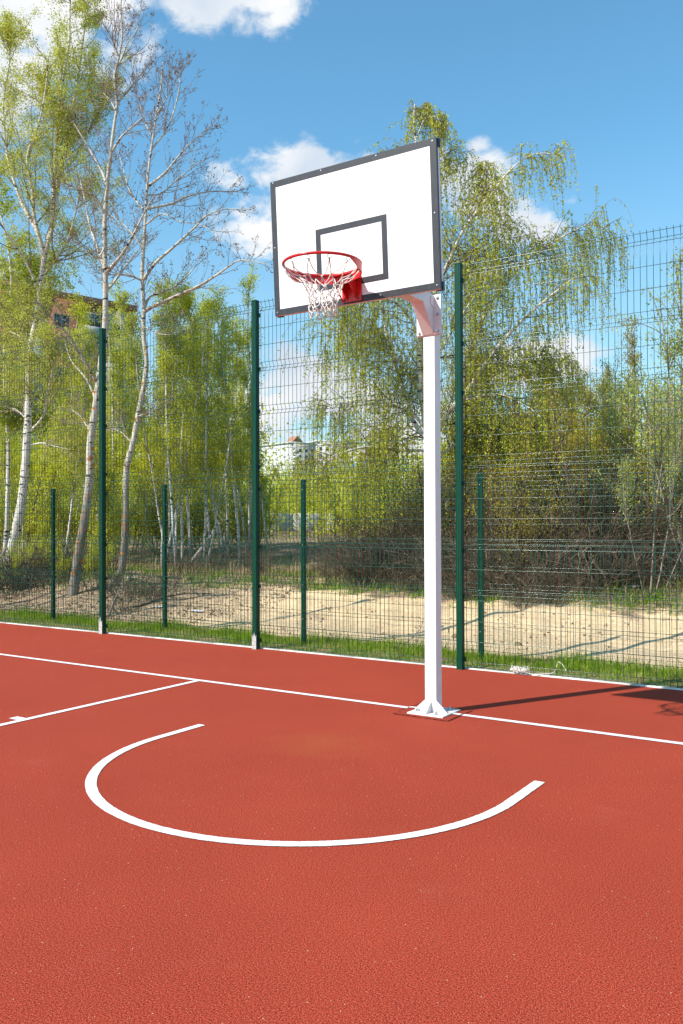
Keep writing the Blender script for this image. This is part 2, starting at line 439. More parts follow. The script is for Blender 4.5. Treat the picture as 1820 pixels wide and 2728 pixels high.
YC = 1.885
k = Mat('ground_soil', rough=.95, spec=.1)
sep = k.n('ShaderNodeSeparateXYZ'); k.l(k.tc.outputs['Object'], sep.inputs[0])
X_, Y_ = sep.outputs[0], sep.outputs[1]
nb = k.noise(.9, 5, .6); nf = k.noise(28, 5, .7); nm = k.noise(4.5, 5, .65)
sand = k.ramp(nf, [(.25, (.58, .38, .21)), (.48, (.80, .575, .34)), (.75, (.88, .67, .44))])
sand = k.mix(k.step(nm, .55, .72), sand, (.58, .40, .25))
sand = k.mix(k.math('MULTIPLY', k.step(k.noise(60, 3, .6), .62, .66), .8), sand, (.20, .11, .06))
dirt = k.ramp(nf, [(.3, (.12, .075, .048)), (.5, (.29, .20, .13)), (.72, (.52, .38, .26))])
gr = k.ramp(nf, [(.3, (.05, .08, .012)), (.7, (.14, .20, .03))])
wob = k.math('MULTIPLY', k.math('SUBTRACT', nb, .5), 3.2)
yy = k.math('ADD', Y_, wob)
col = k.mix(k.step(yy, 5.7, 6.1), sand, dirt)
# the left part is trodden soil under the trees
xl = k.math('ADD', X_, k.math('MULTIPLY', k.math('SUBTRACT', nm, .5), 3.0))
left = k.math('SUBTRACT', 1, k.step(xl, -7.0, -5.4))
col = k.mix(k.math('MULTIPLY', left, k.math('ADD', .55, k.math('MULTIPLY', k.step(nm, .42, .6), .45))), col, dirt)
gp = k.math('MULTIPLY', k.step(k.noise(1.3, 4, .6), .52, .60), k.step(yy, 5.5, 6.3))
col = k.mix(k.math('MULTIPLY', gp, .8), col, gr)
col = k.mix(k.math('SUBTRACT', 1, k.step(Y_, 2.75, 3.0)), col, k.mix(k.step(nm, .4, .6), gr, (.33, .24, .13)))
col = k.mix(k.step(Y_, 30, 60), col, (.10, .14, .03))
k.col(col); k.bump(k.math('ADD', nf, k.math('MULTIPLY', nm, 1.5)), .55, .045); M['soil'] = k.m
ys = np.concatenate([np.linspace(1.935, 16, 150), np.linspace(16.5, 70, 60), np.geomspace(75, 1500, 12)])
xs = np.concatenate([-np.geomspace(40, 1500, 10)[::-1], np.linspace(-38, -13, 60), np.linspace(-12.8, 7, 190), np.linspace(7.5, 30, 30), np.geomspace(35, 1500, 10)])
tag(grid('ground', xs, ys, hgt, 'soil'), kind='structure')
ysn = np.array([-1500, -300, -60.02]); tag(grid('ground', np.array([-1500, 0, 1500.]), ysn, lambda a, b: a*0-.02, 'soil'), kind='structure')
q = Q(); q.quads([(-30, -60, 0), (16, -60, 0), (16, YC, 0), (-30, YC, 0)], [(0, 1, 2, 3)])
tag(q.build('court', 'court'), kind='structure')
# kerb of short cast lengths
q = Q(); x = -30.0
while x < 16:
    j = random.uniform(-.002, .002); q.box(x+.0015, x+.9985, YC+j, YC+.052+j, -.12, .010+random.uniform(-.001, .002)); x += 1.0
tag(q.build('kerb', 'kerb'), kind='structure')


def stripe(pts, w, z=.004, name='court_line'):
    """painted stripe along a dense centre line, edges slightly uneven"""
    P = np.array(pts, float); T = np.gradient(P, axis=0); T /= np.linalg.norm(T, axis=1, keepdims=True)
    Nn = np.stack([-T[:, 1], T[:, 0]], 1); n = len(P)
    e1 = w/2+rng.normal(0, .0009, n); e2 = w/2+rng.normal(0, .0009, n)
    A = P+Nn*e1[:, None]; B = P-Nn*e2[:, None]
    V = np.concatenate([np.c_[A, np.full(n, z)], np.c_[B, np.full(n, z)]]); i = np.arange(n-1)
    q = Q(); q.quads(V, np.stack([i+n, i+n+1, i+1, i], 1)); return q.build(name, 'line')


def seg(a, b, st=.012):
    a, b = np.array(a, float), np.array(b, float); n = max(2, int(np.linalg.norm(b-a)/st)); return a+(b-a)*np.linspace(0, 1, n)[:, None]


tag(stripe(seg((-30, 0), (-.29, 0)), .058), kind='structure')
tag(stripe(seg((.172, 0), (16, 0)), .058), kind='structure')
tag(stripe(seg((-2.495, -.029), (-2.495, -20)), .058), kind='structure')
tag(stripe(seg((-2.524, -1.89), (-2.63, -1.89)), .075), kind='structure')
AW = .062; AR = 1.3-AW/2; AY = -1.7285
th = np.linspace(math.pi, 2*math.pi, 420)
arc = np.concatenate([seg((-AR, -1.298), (-AR, AY))[:-1], np.c_[AR*np.cos(th), AY+AR*np.sin(th)], seg((AR, AY), (AR, -1.298))[1:]])
tag(stripe(arc, AW), kind='structure')
# recut patch of rubber round the pole foot, with an open seam
q = Q(); pc = np.array([(-.288, -.248), (.176, -.252), (.176, .176), (-.288, .17)])
q.quads(np.c_[pc, np.full(4, .004)], [(0, 1, 2, 3)])
tag(q.build('court_patch', 'patch'), kind='structure')
q = Q()
for i in range(4):
    a, b = pc[i], pc[(i+1) % 4]; P = seg(a, b, .01); n = len(P); T = (b-a)/np.linalg.norm(b-a); Nn = np.array([T[1], -T[0]])
    P = P+Nn*rng.normal(0, .0015, n)[:, None]; w = np.clip(rng.normal(.0018, .0018, n), .0004, .006)
    if i == 0: w *= 1.3
    A = P+Nn*w[:, None]; B = P-Nn*w[:, None]
    V = np.concatenate([np.c_[A, np.full(n, .0075)], np.c_[B, np.full(n, .0075)]]); j = np.arange(n-1)
    q.quads(V, np.stack([j, j+1, j+n+1, j+n], 1))
tag(q.build('court_seam', 'seam'), kind='structure')
tag(stripe(seg((-.285, .010), (-.197, .024)), .036, .009), kind='structure')
tag(stripe(seg((.105, -.012), (.172, -.02)), .046, .009), kind='structure')

# ------------------------------------------------------------------ basketball hoop
PX, PY = -.046, -.043
S = .0485
hoop = empty('basketball_hoop', (PX, PY, 0), 'white basketball stand with square pole, white backboard, red rim and rope net', 'basketball hoop')
bmo('pole', lambda bm: bbox(bm, -S, S, -S, S, .008, 3.15), 'white', hoop, bevel=.005)


def base(bm):
    bbox(bm, -.151, .151, -.148, .160, .0045, .014)
    t = .005
    bprism(bm, [(-S, .014), (-.140, .014), (-.140, .020), (-S, .105)], 1, -S+.001, -S+.009)
    bprism(bm, [(S, .014), (.140, .014), (.140, .020), (S, .105)], 1, -S+.001, -S+.009)
    bprism(bm, [(-S, .014), (-.135, .014), (-.135, .020), (-S, .105)], 0, -t, t)
    bprism(bm, [(S, .014), (.135, .014), (.135, .020), (S, .105)], 0, -t, t)


bp = bmo('base_plate', base, 'white', hoop)
for (bx, by) in ((-.107, -.062), (.075, -.104), (.080, .115), (-.107, .12)):
    def bolt(bm):
        bcyl(bm, (bx, by, .014), (0, 0, 1), .017, .003, 16); bcyl(bm, (bx, by, .017), (0, 0, 1), .0125, .011, 6); bcyl(bm, (bx, by, .028), (.25, .1, 1), .006, .012, 10)
    bmo('bolt', bolt, 'zinc', bp)


def arm(bm):
    fy = -S-.0125                                       # front of the plates, relative to the pole centre
    z0, zk, zt = 2.888, 3.103, 3.187
    prof = [(fy, z0), (fy-.172, zk), (-1.268, zk+.006), (-1.262, zt), (fy, zt)]
    bprism(bm, prof, 0, -S, S)
    bbox(bm, -.099, .109, fy, -S-.0005, 2.887, 3.186)
    bprism(bm, [(fy, 3.085), (fy-.055, 3.105), (fy-.055, 3.17), (fy, 3.17)], 0, S, S+.006)


am = bmo('arm', arm, 'white', hoop, bevel=.003)
bmo('flange', lambda bm: bbox(bm, -.093, .103, -S-.0003, -S+.012, 2.880, 3.180), 'white', hoop, bevel=.002)
for bx in (-.077, .079):
    for bz in (2.911, 3.037, 3.163):
        bmo('bolt', lambda bm: (bcyl(bm, (bx, -S-.0125, bz), (0, -1, 0), .013, .003, 16), bcyl(bm, (bx, -S-.0155, bz), (0, -1, 0), .0105, .010, 6)), 'zinc', am)

# backboard in its own frame: local x, y (toward the court is -), z up; leans 3.4 degrees forward
LEAN = .0592
BX, BY = .118, -1.353-PY
BM = Matrix.Translation((BX, BY, 2.851)) @ Matrix.Rotation(LEAN, 4, 'X') @ Matrix.Scale(.9613, 4)
BW, BH, TH = .6455, .929, .020


def board(name, build, mat, parent, bevel=0):
    o = bmo(name, build, mat, parent, bevel=bevel)
    return o


bb = bmo('backboard', lambda bm: bbox(bm, -BW, BW, 0, TH, 0, BH), 'board', hoop, bevel=.002)
bb.matrix_local = BM
E_ = .0445


def border(bm):
    y0, y1 = -.0012, .0003
    bbox(bm, -BW+.001, BW-.001, y0, y1, .001, E_); bbox(bm, -BW+.001, BW-.001, y0, y1, BH-E_, BH-.001)
    bbox(bm, -BW+.001, -BW+E_, y0, y1, E_, BH-E_); bbox(bm, BW-E_, BW-.001, y0, y1, E_, BH-E_)
    bbox(bm, -BW-.0012, -BW+.0005, .0, TH-.001, .001, BH-.001); bbox(bm, BW-.0005, BW+.0012, .0, TH-.001, .001, BH-.001)


bmo('border', border, 'tape', bb)


def target(bm):
    y0, y1 = -.0012, .0003; a, w, z0, z1 = .278, .040, .119, .532
    bbox(bm, -a, a, y0, y1, z0, z0+w); bbox(bm, -a, a, y0, y1, z1-w, z1); bbox(bm, -a, -a+w, y0, y1, z0+w, z1-w); bbox(bm, a-w, a, y0, y1, z0+w, z1-w)


bmo('target_square', target, 'tape', bb)


def frame(bm):
    y0, y1 = TH+.0003, TH+.030
    bbox(bm, -BW+.004, BW-.004, y0, y1, .004, .034); bbox(bm, -BW+.004, BW-.004, y0, y1, BH-.034, BH-.004)
    bbox(bm, -BW+.004, -BW+.034, y0, y1, .034, BH-.034); bbox(bm, BW-.034, BW-.004, y0, y1, .034, BH-.034)
    bbox(bm, -.10, -.07, y0, y1, .034, BH-.034); bbox(bm, .07, .10, y0, y1, .034, BH-.034)
    bbox(bm, -.12, .12, y1, y1+.008, .08, .36)


bmo('frame', frame, 'white', bb, bevel=.002)
for sx in (-1, 1):
    for zc in (0, 1):
        z0 = 0 if zc == 0 else BH-.048
        bmo('corner_cap', lambda bm: bbox(bm, *(sorted((sx*(BW-.04), sx*(BW+.005)))), TH+.001, TH+.033, z0-.003, z0+.051), 'cap', bb, bevel=.003)
for sx, sz in ((-.625, .918), (-.216, .916), (.216, .914), (.622, .911), (.623, .471), (.623, .027), (.214, .025), (-.214, .025), (-.629, .025), (-.630, .473)):
    bmo('screw', lambda bm: bcyl(bm, (sx+.004*(sx < -.6)*1, -.001, sz), (0, -1, 0), .0068, .0035, 12, .35), 'zinc', bb)

# rim, brace, bracket
RC = Vector((BX, -1.695-PY, 3.016)); RR, RT = .2345, .0088
rim = Q(); n = 72
ring = [(RC.x+RR*math.cos(a), RC.y+RR*math.sin(a), RC.z) for a in np.linspace(0, 2*math.pi, n+1)]
P = np.array(ring); tang = np.stack([-np.sin(np.linspace(0, 2*math.pi, n+1)), np.cos(np.linspace(0, 2*math.pi, n+1)), np.zeros(n+1)], 1)
rad = np.stack([np.cos(np.linspace(0, 2*math.pi, n+1)), np.sin(np.linspace(0, 2*math.pi, n+1)), np.zeros(n+1)], 1)
ph = np.arange(12)*2*math.pi/12
V = P[:, None]+RT*(rad[:, None]*np.cos(ph)[None, :, None]+np.array([0, 0, 1])*np.sin(ph)[None, :, None])
idx = np.arange((n+1)*12).reshape(n+1, 12)
rim.quads(V, np.stack([idx[:-1], np.roll(idx[:-1], -1, 1), np.roll(idx[1:], -1, 1), idx[1:]], -1))
rimo = rim.build('rim', 'red', hoop, smooth=True)


def brace(bm):
    a0, a1 = R(-12), R(192); m = 40; prev = None
    for i in range(m+1):
        a = a0+(a1-a0)*i/m; t = min(1, min(i, m-i)/4.0); dz = -.013-.042*t
        ro, ri = RR+.006, RR+.002
        q4 = [bm.verts.new((RC.x+r_*math.cos(a), RC.y+r_*math.sin(a), RC.z+z_)) for r_, z_ in ((ri, -.004), (ro, -.004), (ro, dz), (ri, dz))]
        if prev:
            for j in range(4): bm.faces.new((prev[j], prev[(j+1) % 4], q4[(j+1) % 4], q4[j]))
        else: bm.faces.new(q4)
        prev = q4
    bm.faces.new(prev[::-1])
    yb = RC.y+RR*.86; yf = BY-.022
    bbox(bm, BX-.071, BX+.069, yb, yf, RC.z-.014, RC.z-.010)


bmo('brace', brace, 'red', rimo, bevel=0, smooth=False)
for i in range(12):
    a = R(15+30*i); c = RC+Vector(((RR-.002)*math.cos(a), (RR-.002)*math.sin(a), -RT-.010))
    hk = Q(); tt = np.linspace(-.6, 2*math.pi-1.2, 14)
    pts = [(c.x+.011*math.cos(t+1.57)*(-math.sin(a)), c.y+.011*math.cos(t+1.57)*math.cos(a), c.z+.013*math.sin(t+1.57)) for t in tt]
    hk.tube(pts, .0021, 6); hk.build('hook', 'dbolt', rimo, smooth=True)


def bracket(bm):
    bbox(bm, -.076, .074, -.010, -.0015, .012, .172)
    for s_ in (-1, 1):
        x0 = s_*.036-.001
        # rib: from under the ring down to the foot of the plate
        bprism(bm, [(-.010, .022), (-.010, .150), (-.105, .155), (-.118, .135)], 0, x0-.003, x0+.003)
    bprism(bm, [(-.010, .016), (-.010, .03), (-.120, .150), (-.128, .138)], 0, -.076, -.070)


br = bmo('bracket', bracket, 'red', hoop, bevel=.0012); br.matrix_local = BM
for bx, bz in ((-.058, .142), (.048, .144), (.047, .028), (-.058, .027)):
    bmo('bolt', lambda bm: (bcyl(bm, (bx, -.010, bz), (0, -1, 0), .0085, .002, 14), bcyl(bm, (bx, -.012, bz), (0, -1, 0), .0072, .007, 12, .3)), 'zinc' if bz > .1 and bx < 0 else 'dbolt', br)

# net
net = Q(); rn = random.Random(4)
lev = [(-.028, .236, 0), (-.105, .128, .5), (-.150, .104, 0), (-.195, .092, .5), (-.238, .086, 0), (-.278, .082, .5), (-.312, .076, 0)]
nodes = []
for z_, r_, of in lev:
    row = []; z_ *= .961; r_ *= .961
    for i in range(12):
        a = R(15+30*(i+of)); rr_ = r_+(rn.uniform(-.010, .010) if z_ < -.05 else 0)
        if z_ < -.05: a += rn.uniform(-.10, .10)
        row.append(np.array([RC.x+.010*(z_ < -.1)+rr_*math.cos(a), RC.y+rr_*math.sin(a), RC.z+z_+(rn.uniform(-.012, .012) if z_ < -.05 else 0)]))
    nodes.append(row)


def rope(a, b, sag=.01):
    t = np.linspace(0, 1, 6)[:, None]; P = a+(b-a)*t; off = np.array([rn.uniform(-1, 1), rn.uniform(-1, 1), -abs(rn.uniform(.2, 1))])*sag
    P = P+off*np.sin(t*math.pi)+np.array([[rn.gauss(0, .0012) for _ in range(3)] for _ in range(6)])
    net.tubes(P[None], np.full((1, 6), .0032), 6)


for k_ in range(len(lev)-1):
    for i in range(12):
        a = nodes[k_][i]
        if lev[k_][2] == 0: js = (i, i-1)
        else: js = (i, (i+1) % 12)
        for j in js: rope(a, nodes[k_+1][j], .022 if k_ == 0 else .008)
for k_ in range(1, len(lev)):
    for i in range(12):
        c = nodes[k_][i]; net.tube([c+np.array([0, 0, .007]), c+np.array([.001, 0, .002]), c, c-np.array([0, .001, .006])], [.003, .0062, .006, .003], 6)
for i in range(12):                                       # loose bottom loops
    c = nodes[-1][i]; d = nodes[-1][(i+1) % 12]
    if i % 2 == 0:
        m_ = (c+d)/2-np.array([0, 0, rn.uniform(.015, .035)]); rope(c, m_, .006); rope(m_, d, .006)
no = net.build('net', 'rope', hoop, smooth=True)

# ------------------------------------------------------------------ fences


def post_mesh(w, d, h, grooves=True):
    """rolled steel post: rectangle with shallow flutes, cap on top"""
    hw, hd = w/2, d/2; g = .0035
    def side(a, b, nrm, n=3):
        pts = []; a = np.array(a); b = np.array(b); nrm = np.array(nrm)
        for i in range(n):
            t0 = (i+.28)/n; t1 = (i+.42)/n; t2 = (i+.58)/n; t3 = (i+.72)/n
            for t, o in ((t0, 0), (t1, 1), (t2, 1), (t3, 0)): pts.append(a+(b-a)*t-nrm*g*o)
        return [a]+pts
    poly = side((-hw, -hd), (hw, -hd), (0, -1))+side((hw, -hd), (hw, hd), (1, 0))+side((hw, hd), (-hw, hd), (0, 1))+side((-hw, hd), (-hw, -hd), (-1, 0))
    bm = bmesh.new(); bprism(bm, [tuple(p) for p in poly], 2, -.1, h)
    bmesh.ops.recalc_face_normals(bm, faces=bm.faces)
    me = bpy.data.meshes.new('post'); bm.to_mesh(me); bm.free(); me.materials.append(M['green']); return me


def wire_panel(x0, x1, n, y, rows, folds, ztop, zbot, out_=.028, r=.0027):
    """welded mesh panel: straight verticals with V folds, cross wires at every row"""
    q = Q(); xs_ = np.linspace(x0, x1, n)
    zs = [(ztop, 0)]
    for (zt, za, zb) in folds:
        if zt < ztop-.001: zs.append((zt, 0))
        zs.append((za, out_))
        if zb > zbot+.001: zs.append((zb, 0))
    zs.append((zbot, out_*.4 if folds[-1][2] <= zbot+.001 else 0))
    prof = np.array(zs)
    P = np.zeros((n, len(prof), 3)); P[:, :, 0] = xs_[:, None]; P[:, :, 1] = y+prof[None, :, 1]; P[:, :, 2] = prof[None, :, 0]
    q.tubes(P, np.full((n, len(prof)), r), 5)
    for z, o in rows:
        pts = np.array([[[xx, y+o-.005, z] for xx in np.linspace(x0-.02, x1+.02, 6)]]); q.tubes(pts, np.full((1, 6), r), 5)
    return q


UPF = [(4.015, 3.953, 3.912), (3.313, 3.254, 3.212), (2.808, 2.751, 2.708), (2.107, 2.055, 2.004)]
UPR = [4.013, (3.953,), 3.912, 3.713, 3.513, 3.313, (3.254,), 3.212, 3.010, 2.808, (2.751,), 2.708, 2.506, 2.306, 2.107, (2.055,), 2.010]
LOF = [(1.992, 1.936, 1.890), (1.287, 1.236, 1.186), (.785, .732, .679), (.075, .030, .012)]
LOR = [1.990, (1.936,), 1.890, 1.687, 1.487, 1.287, (1.236,), 1.186, .985, .785, (.732,), .679, .474, .273, .075, (.030,)]
SMF = [(1.876, 1.824, 1.783), (1.256, 1.205, 1.160), (.803, .756, .712), (.180, .137, .090)]
SMR = [1.874, (1.824,), 1.783, 1.605, 1.430, 1.256, (1.205,), 1.160, .985, .803, (.756,), .712, .533, .354, .180, (.137,), .094]


def rows(L, o=.028): return [(z[0], o) if isinstance(z, tuple) else (z, 0) for z in L]


SP = 2.5907
fx = [-.722+SP*i for i in range(-4, 3)]
tall = empty('tall_fence', (fx[0], 1.845, 0), 'tall dark green welded wire fence along the kerb, square posts', 'fence')
pm = post_mesh(.058, .068, 4.015)
cap = None
for i, x in enumerate(fx):
    o = link('post', pm, None, tall, (x-fx[0], 0, 0)) if True else None
    if cap is None:
        cap = bmo('post_cap', lambda bm: bbox(bm, -.031, .031, -.036, .036, 4.0155, 4.030), 'green', o, bevel=.002); capm = cap.data
        clm = None
    else: link('post_cap', capm, None, o)
    for z in (3.86, 3.23, 2.74, 2.10, 1.84, 1.17, .72, .10):
        if clm is None:
            c_ = bmo('clip', lambda bm: bbox(bm, .0295, .040, .010, .046, -.022, .022), 'green', o, bevel=.002); clm = c_.data
        else: c_ = link('clip', clm, None, o)
        c_.location = (0, 0, z)
    if i in (2, 3):                                         # bare concrete-splashed foot
        hh = .20 if i == 2 else .17
        def foot(bm):
            m_ = 9; tops = [hh+random.uniform(-.05, .035) for _ in range(m_)]
            pts = [(-.0295, -.02)]+[(.0295-0, -.02)]+[(.0295-.059*j/(m_-1), tops[j]) for j in range(m_)]
            bprism(bm, pts, 1, -.0385, -.0335)
            bprism(bm, [(-.0385, -.02), (-.01, -.02), (-.012, hh*.55), (-.025, hh*.8), (-.0385, hh*.95)], 0, -.0335, -.0290)
        tag(bmo('bare_foot', foot, 'splash', o), 'pale bare foot of the post without green paint')
NW = 45
for i in range(len(fx)-1):
    a, b = fx[i]+.045-fx[0], fx[i+1]-.045-fx[0]
    wire_panel(a, b, NW, .047, rows(UPR), UPF, 4.037, 2.004).build('mesh_panel', 'wire', tall)
    wire_panel(a, b, NW, .047, rows(LOR), LOF, 2.000, .012).build('mesh_panel', 'wire', tall)
lx = [-.79-2.31*i for i in range(5, -3, -1)]
low = empty('low_fence', (lx[0], 2.49, 0), 'waist-high green wire fence in the grass strip behind the tall fence', 'fence')
low['label'] = 'lower green wire fence with bolted posts, in the grass behind the tall fence'
pm2 = post_mesh(.049, .046, 1.975); bmesh_cap = None
for x in lx:
    o = link('post', pm2, None, low, (x-lx[0], 0, float(hgt(x, 2.49))))
    for z in (1.85, 1.183, .705, .297):
        if bmesh_cap is None:
            c_ = bmo('bolt', lambda bm: bcyl(bm, (0, -.022, 0), (0, -1, 0), .008, .008, 10, .35), 'zinc', o); bmesh_cap = c_.data
        else: c_ = link('bolt', bmesh_cap, None, o)
        c_.location = (.002, 0, z)
for i in range(len(lx)-1):
    wire_panel(lx[i]+.03-lx[0], lx[i+1]-.03-lx[0], 45, .035, rows(SMR, .026), SMF, 1.90, .085, .026, .0024).build('mesh_panel', 'wire', low)

# ------------------------------------------------------------------ trees


def norm(a): return a/(np.linalg.norm(a, axis=-1, keepdims=True)+1e-9)


def grow(P0, D0, L, n, trop, wob, rg):
    """vectorised branch growth: returns (N, n+1, 3); trop is added to the direction at every step"""
    P0 = np.asarray(P0, float); D = norm(np.asarray(D0, float)); N = len(P0); out_ = np.zeros((N, n+1, 3)); out_[:, 0] = P0
    st = (np.asarray(L)/n)[:, None]; p_ = P0.copy(); trop = np.asarray(trop, float)
    for i in range(n):
        D = norm(D+trop/n+rg.normal(0, wob, (N, 3))); p_ = p_+D*st; out_[:, i+1] = p_
    return out_


def resample(P, n, smooth=True):
    P = np.asarray(P, float); d = np.r_[0, np.cumsum(np.linalg.norm(np.diff(P, axis=0), axis=1))]; t = np.linspace(0, d[-1], n)
    if smooth and len(P) > 2:
        # catmull-rom
        out_ = []
        Pp = np.vstack([2*P[0]-P[1], P, 2*P[-1]-P[-2]])
        for tt in t:
            i = min(len(P)-2, max(0, np.searchsorted(d, tt, 'right')-1)); u_ = (tt-d[i])/(d[i+1]-d[i]+1e-9)
            a, b, c, e = Pp[i], Pp[i+1], Pp[i+2], Pp[i+3]
            out_.append(.5*((2*b)+(-a+c)*u_+(2*a-5*b+4*c-e)*u_*u_+(-a+3*b-3*c+e)*u_**3))
        return np.array(out_)
    return np.stack([np.interp(t, d, P[:, i]) for i in range(3)], 1)


def sample_on(B, t):
    """points and tangents on branches B (N,m,3) at one parameter t (N,)"""
    N, m, _ = B.shape; f = t*(m-1); i = np.clip(f.astype(int), 0, m-2); fr = (f-i)[:, None]; k_ = np.arange(N)
    return B[k_, i]*(1-fr)+B[k_, i+1]*fr, norm(B[k_, i+1]-B[k_, i])


def side_dirs(T, ang, rg, upb=0.0):
    N = len(T); r_ = rg.normal(size=(N, 3)); pr = norm(r_-(r_*T).sum(1, keepdims=True)*T)
    d = T*np.cos(ang)[:, None]+pr*np.sin(ang)[:, None]; d[:, 2] += upb; return norm(d)


def spawn(B, lens, per, t0, t1, ang, ratio, n, trop, wob, rg, upb=0, minlen=.1):
    """children of branches B"""
    N = len(B); idx = np.repeat(np.arange(N), per); t = rg.uniform(t0, t1, len(idx))
    p_, T = sample_on(B[idx], t); a = np.radians(rg.normal(ang, 12, len(idx)))
    L = np.maximum(minlen, lens[idx]*ratio*(1.15-.75*t)*rg.uniform(.6, 1.25, len(idx)))
    return grow(p_, side_dirs(T, a, rg, upb), L, n, trop, wob, rg), L


def leaf_points(B, count, t0, rg, jitter=.03):
    N = len(B); idx = rg.integers(0, N, count); t = rg.uniform(t0, 1, count); p_, _ = sample_on(B[idx], t); return p_+rg.normal(0, jitter, (count, 3))


def taper(N, m, r0, r1):
    r0 = np.broadcast_to(np.asarray(r0, float), (N,)); return r0[:, None]+(r1-r0)[:, None]*np.linspace(0, 1, m)[None]


def trace(pts, Z, dz=0.0, zb=0.0):
    """limb traced as photo pixels set at view depth Z, bending dz metres away by its tip"""
    n = len(pts)
    return np.array([at(u, v, Z+zb+dz*(i/(n-1))**1.3) for i, (u, v) in enumerate(pts)])


def limbs_to(q, limbs, sides=9):
    B = []
    for P, r0, r1 in limbs:
        n = max(8, int(len(P)*4)); C = resample(P, n); rr_ = (r0+(r1-r0)*np.linspace(0, 1, n)**.85)*(.92 if sides < 9 else 1)
        q.tube(C, list(rr_), sides); B.append((C, r0))
    return B


def stack(Bl, m=24): return np.stack([resample(c, m, False) for c, _ in Bl]), np.array([np.linalg.norm(np.diff(c, axis=0), axis=1).sum() for c, _ in Bl])


def tree_obj(base_p, name, label, cat, group=None): return empty(name, base_p, label, cat, group)


TREE_LIMBS = {}


def traced_tree(name, label, cat, Z, trunkpx, tr_r, limbspx, barkm, style, seed, group=None):
    rg = np.random.default_rng(seed)
    T = trace(trunkpx, Z); base_p = T[0].copy(); base_p[2] = hgt(base_p[0], base_p[1])-.05
    if T[0][2] > base_p[2]: T = np.vstack([[base_p[0], base_p[1], base_p[2]], T])
    root = empty(name, base_p, label, cat, group); o = base_p
    qt = Q(o); tl = limbs_to(qt, [(T, tr_r[0], tr_r[1])], 12); 
    # root flare
    qt.tube([T[0]-[0, 0, .12], T[0]+[0, 0, .05], T[0]+(T[1]-T[0])*.12+[0, 0, .1], T[0]+(T[1]-T[0])*.3+[0, 0, .12]], [tr_r[0]*1.9, tr_r[0]*1.5, tr_r[0]*1.15, tr_r[0]*.9], 12)
    qb = Q(o)
    lm = limbs_to(qt, [(trace(p_, Z, dz, zb), r0, r1) for p_, r0, r1, dz, zb in limbspx], 7)
    qt.build('trunk', barkm, root, smooth=True)
    return root, qb, tl, lm, rg, o


# --- A: foreground birch at the left edge
A_tr = [(18, 1508), (28, 1481), (41, 1421), (57, 1343), (67, 1251), (74, 1136), (77, 1044), (80, 939), (92, 875), (103, 815), (110, 746), (122, 666), (138, 610), (142, 505), (149, 413), (156, 298), (172, 184), (184, 115), (186, 20), (190, -60)]
A_l = [([(128, 640), (147, 565), (154, 487), (172, 404), (186, 331), (202, 243), (211, 184), (222, 100), (235, 10)], .075, .015, .8, 0),
       ([(118, 690), (108, 643), (92, 579), (87, 514), (73, 436), (83, 377), (108, 312), (122, 230), (130, 150)], .055, .010, -.9, 0),
       ([(112, 652), (96, 610), (55, 533), (28, 450), (16, 390), (9, 275), (23, 184), (30, 90)], .05, .010, .5, 0),
       ([(105, 780), (70, 700), (30, 640), (-20, 560), (-60, 480)], .035, .008, -1.2, 0),
       ([(80, 1150), (115, 1109), (124, 1058), (138, 998), (150, 930)], .035, .010, -.6, 0), ([(78, 1187), (110, 1180), (138, 1187), (184, 1198)], .022, .006, -.8, 0),
       ([(80, 920), (60, 900), (20, 880), (-30, 860)], .022, .006, .7, 0), ([(74, 1120), (40, 1090), (-10, 1082)], .022, .006, .6, 0),
       ([(118, 730), (150, 690), (180, 640), (200, 570), (215, 500)], .028, .007, -.9, 0),
       ([(155, 470), (190, 430), (225, 380), (250, 300), (262, 220)], .025, .006, .8, 0)]
root, qb, tl, lm, rg, o = traced_tree('birch_tree', 'big white birch at the left edge, forking into several tall leafy stems', 'tree', 19, A_tr, (.115, .014), A_l, 'birch', 0, 21)
B0, L0 = stack(tl+lm)
per = np.array([64]+[26]*3+[16]*(len(B0)-4)); t0 = np.where(np.arange(len(B0)) == 0, .27, .15)
B1, L1 = [], []
for i in range(len(B0)):
    b, l = spawn(B0[i:i+1], np.array([1.0]), per[i], t0[i], .99, 42, 1.9, 7, (0, 0, .35), .13, rg, .25, .4); B1.append(b); L1.append(l)
B1 = np.concatenate(B1); L1 = np.concatenate(L1)
qb.tubes(B1, taper(len(B1), 8, .0045+.006*L1, .002), 4)
B2, L2 = spawn(B1, L1, 9, .15, 1, 45, .42, 6, (0, 0, -1.1), .16, rg, 0, .18)
qb.tubes(B2, taper(len(B2), 7, .0032, .0014), 3)
qb.build('branches', 'branch', root)
ql = Q(o); ql.diamonds(leaf_points(B2, 112000, .05, rg, .06), .036, rg, .65); ql.diamonds(leaf_points(B1, 9000, .3, rg, .05), .036, rg)
ql.build('foliage', 'leaf_birch', root)

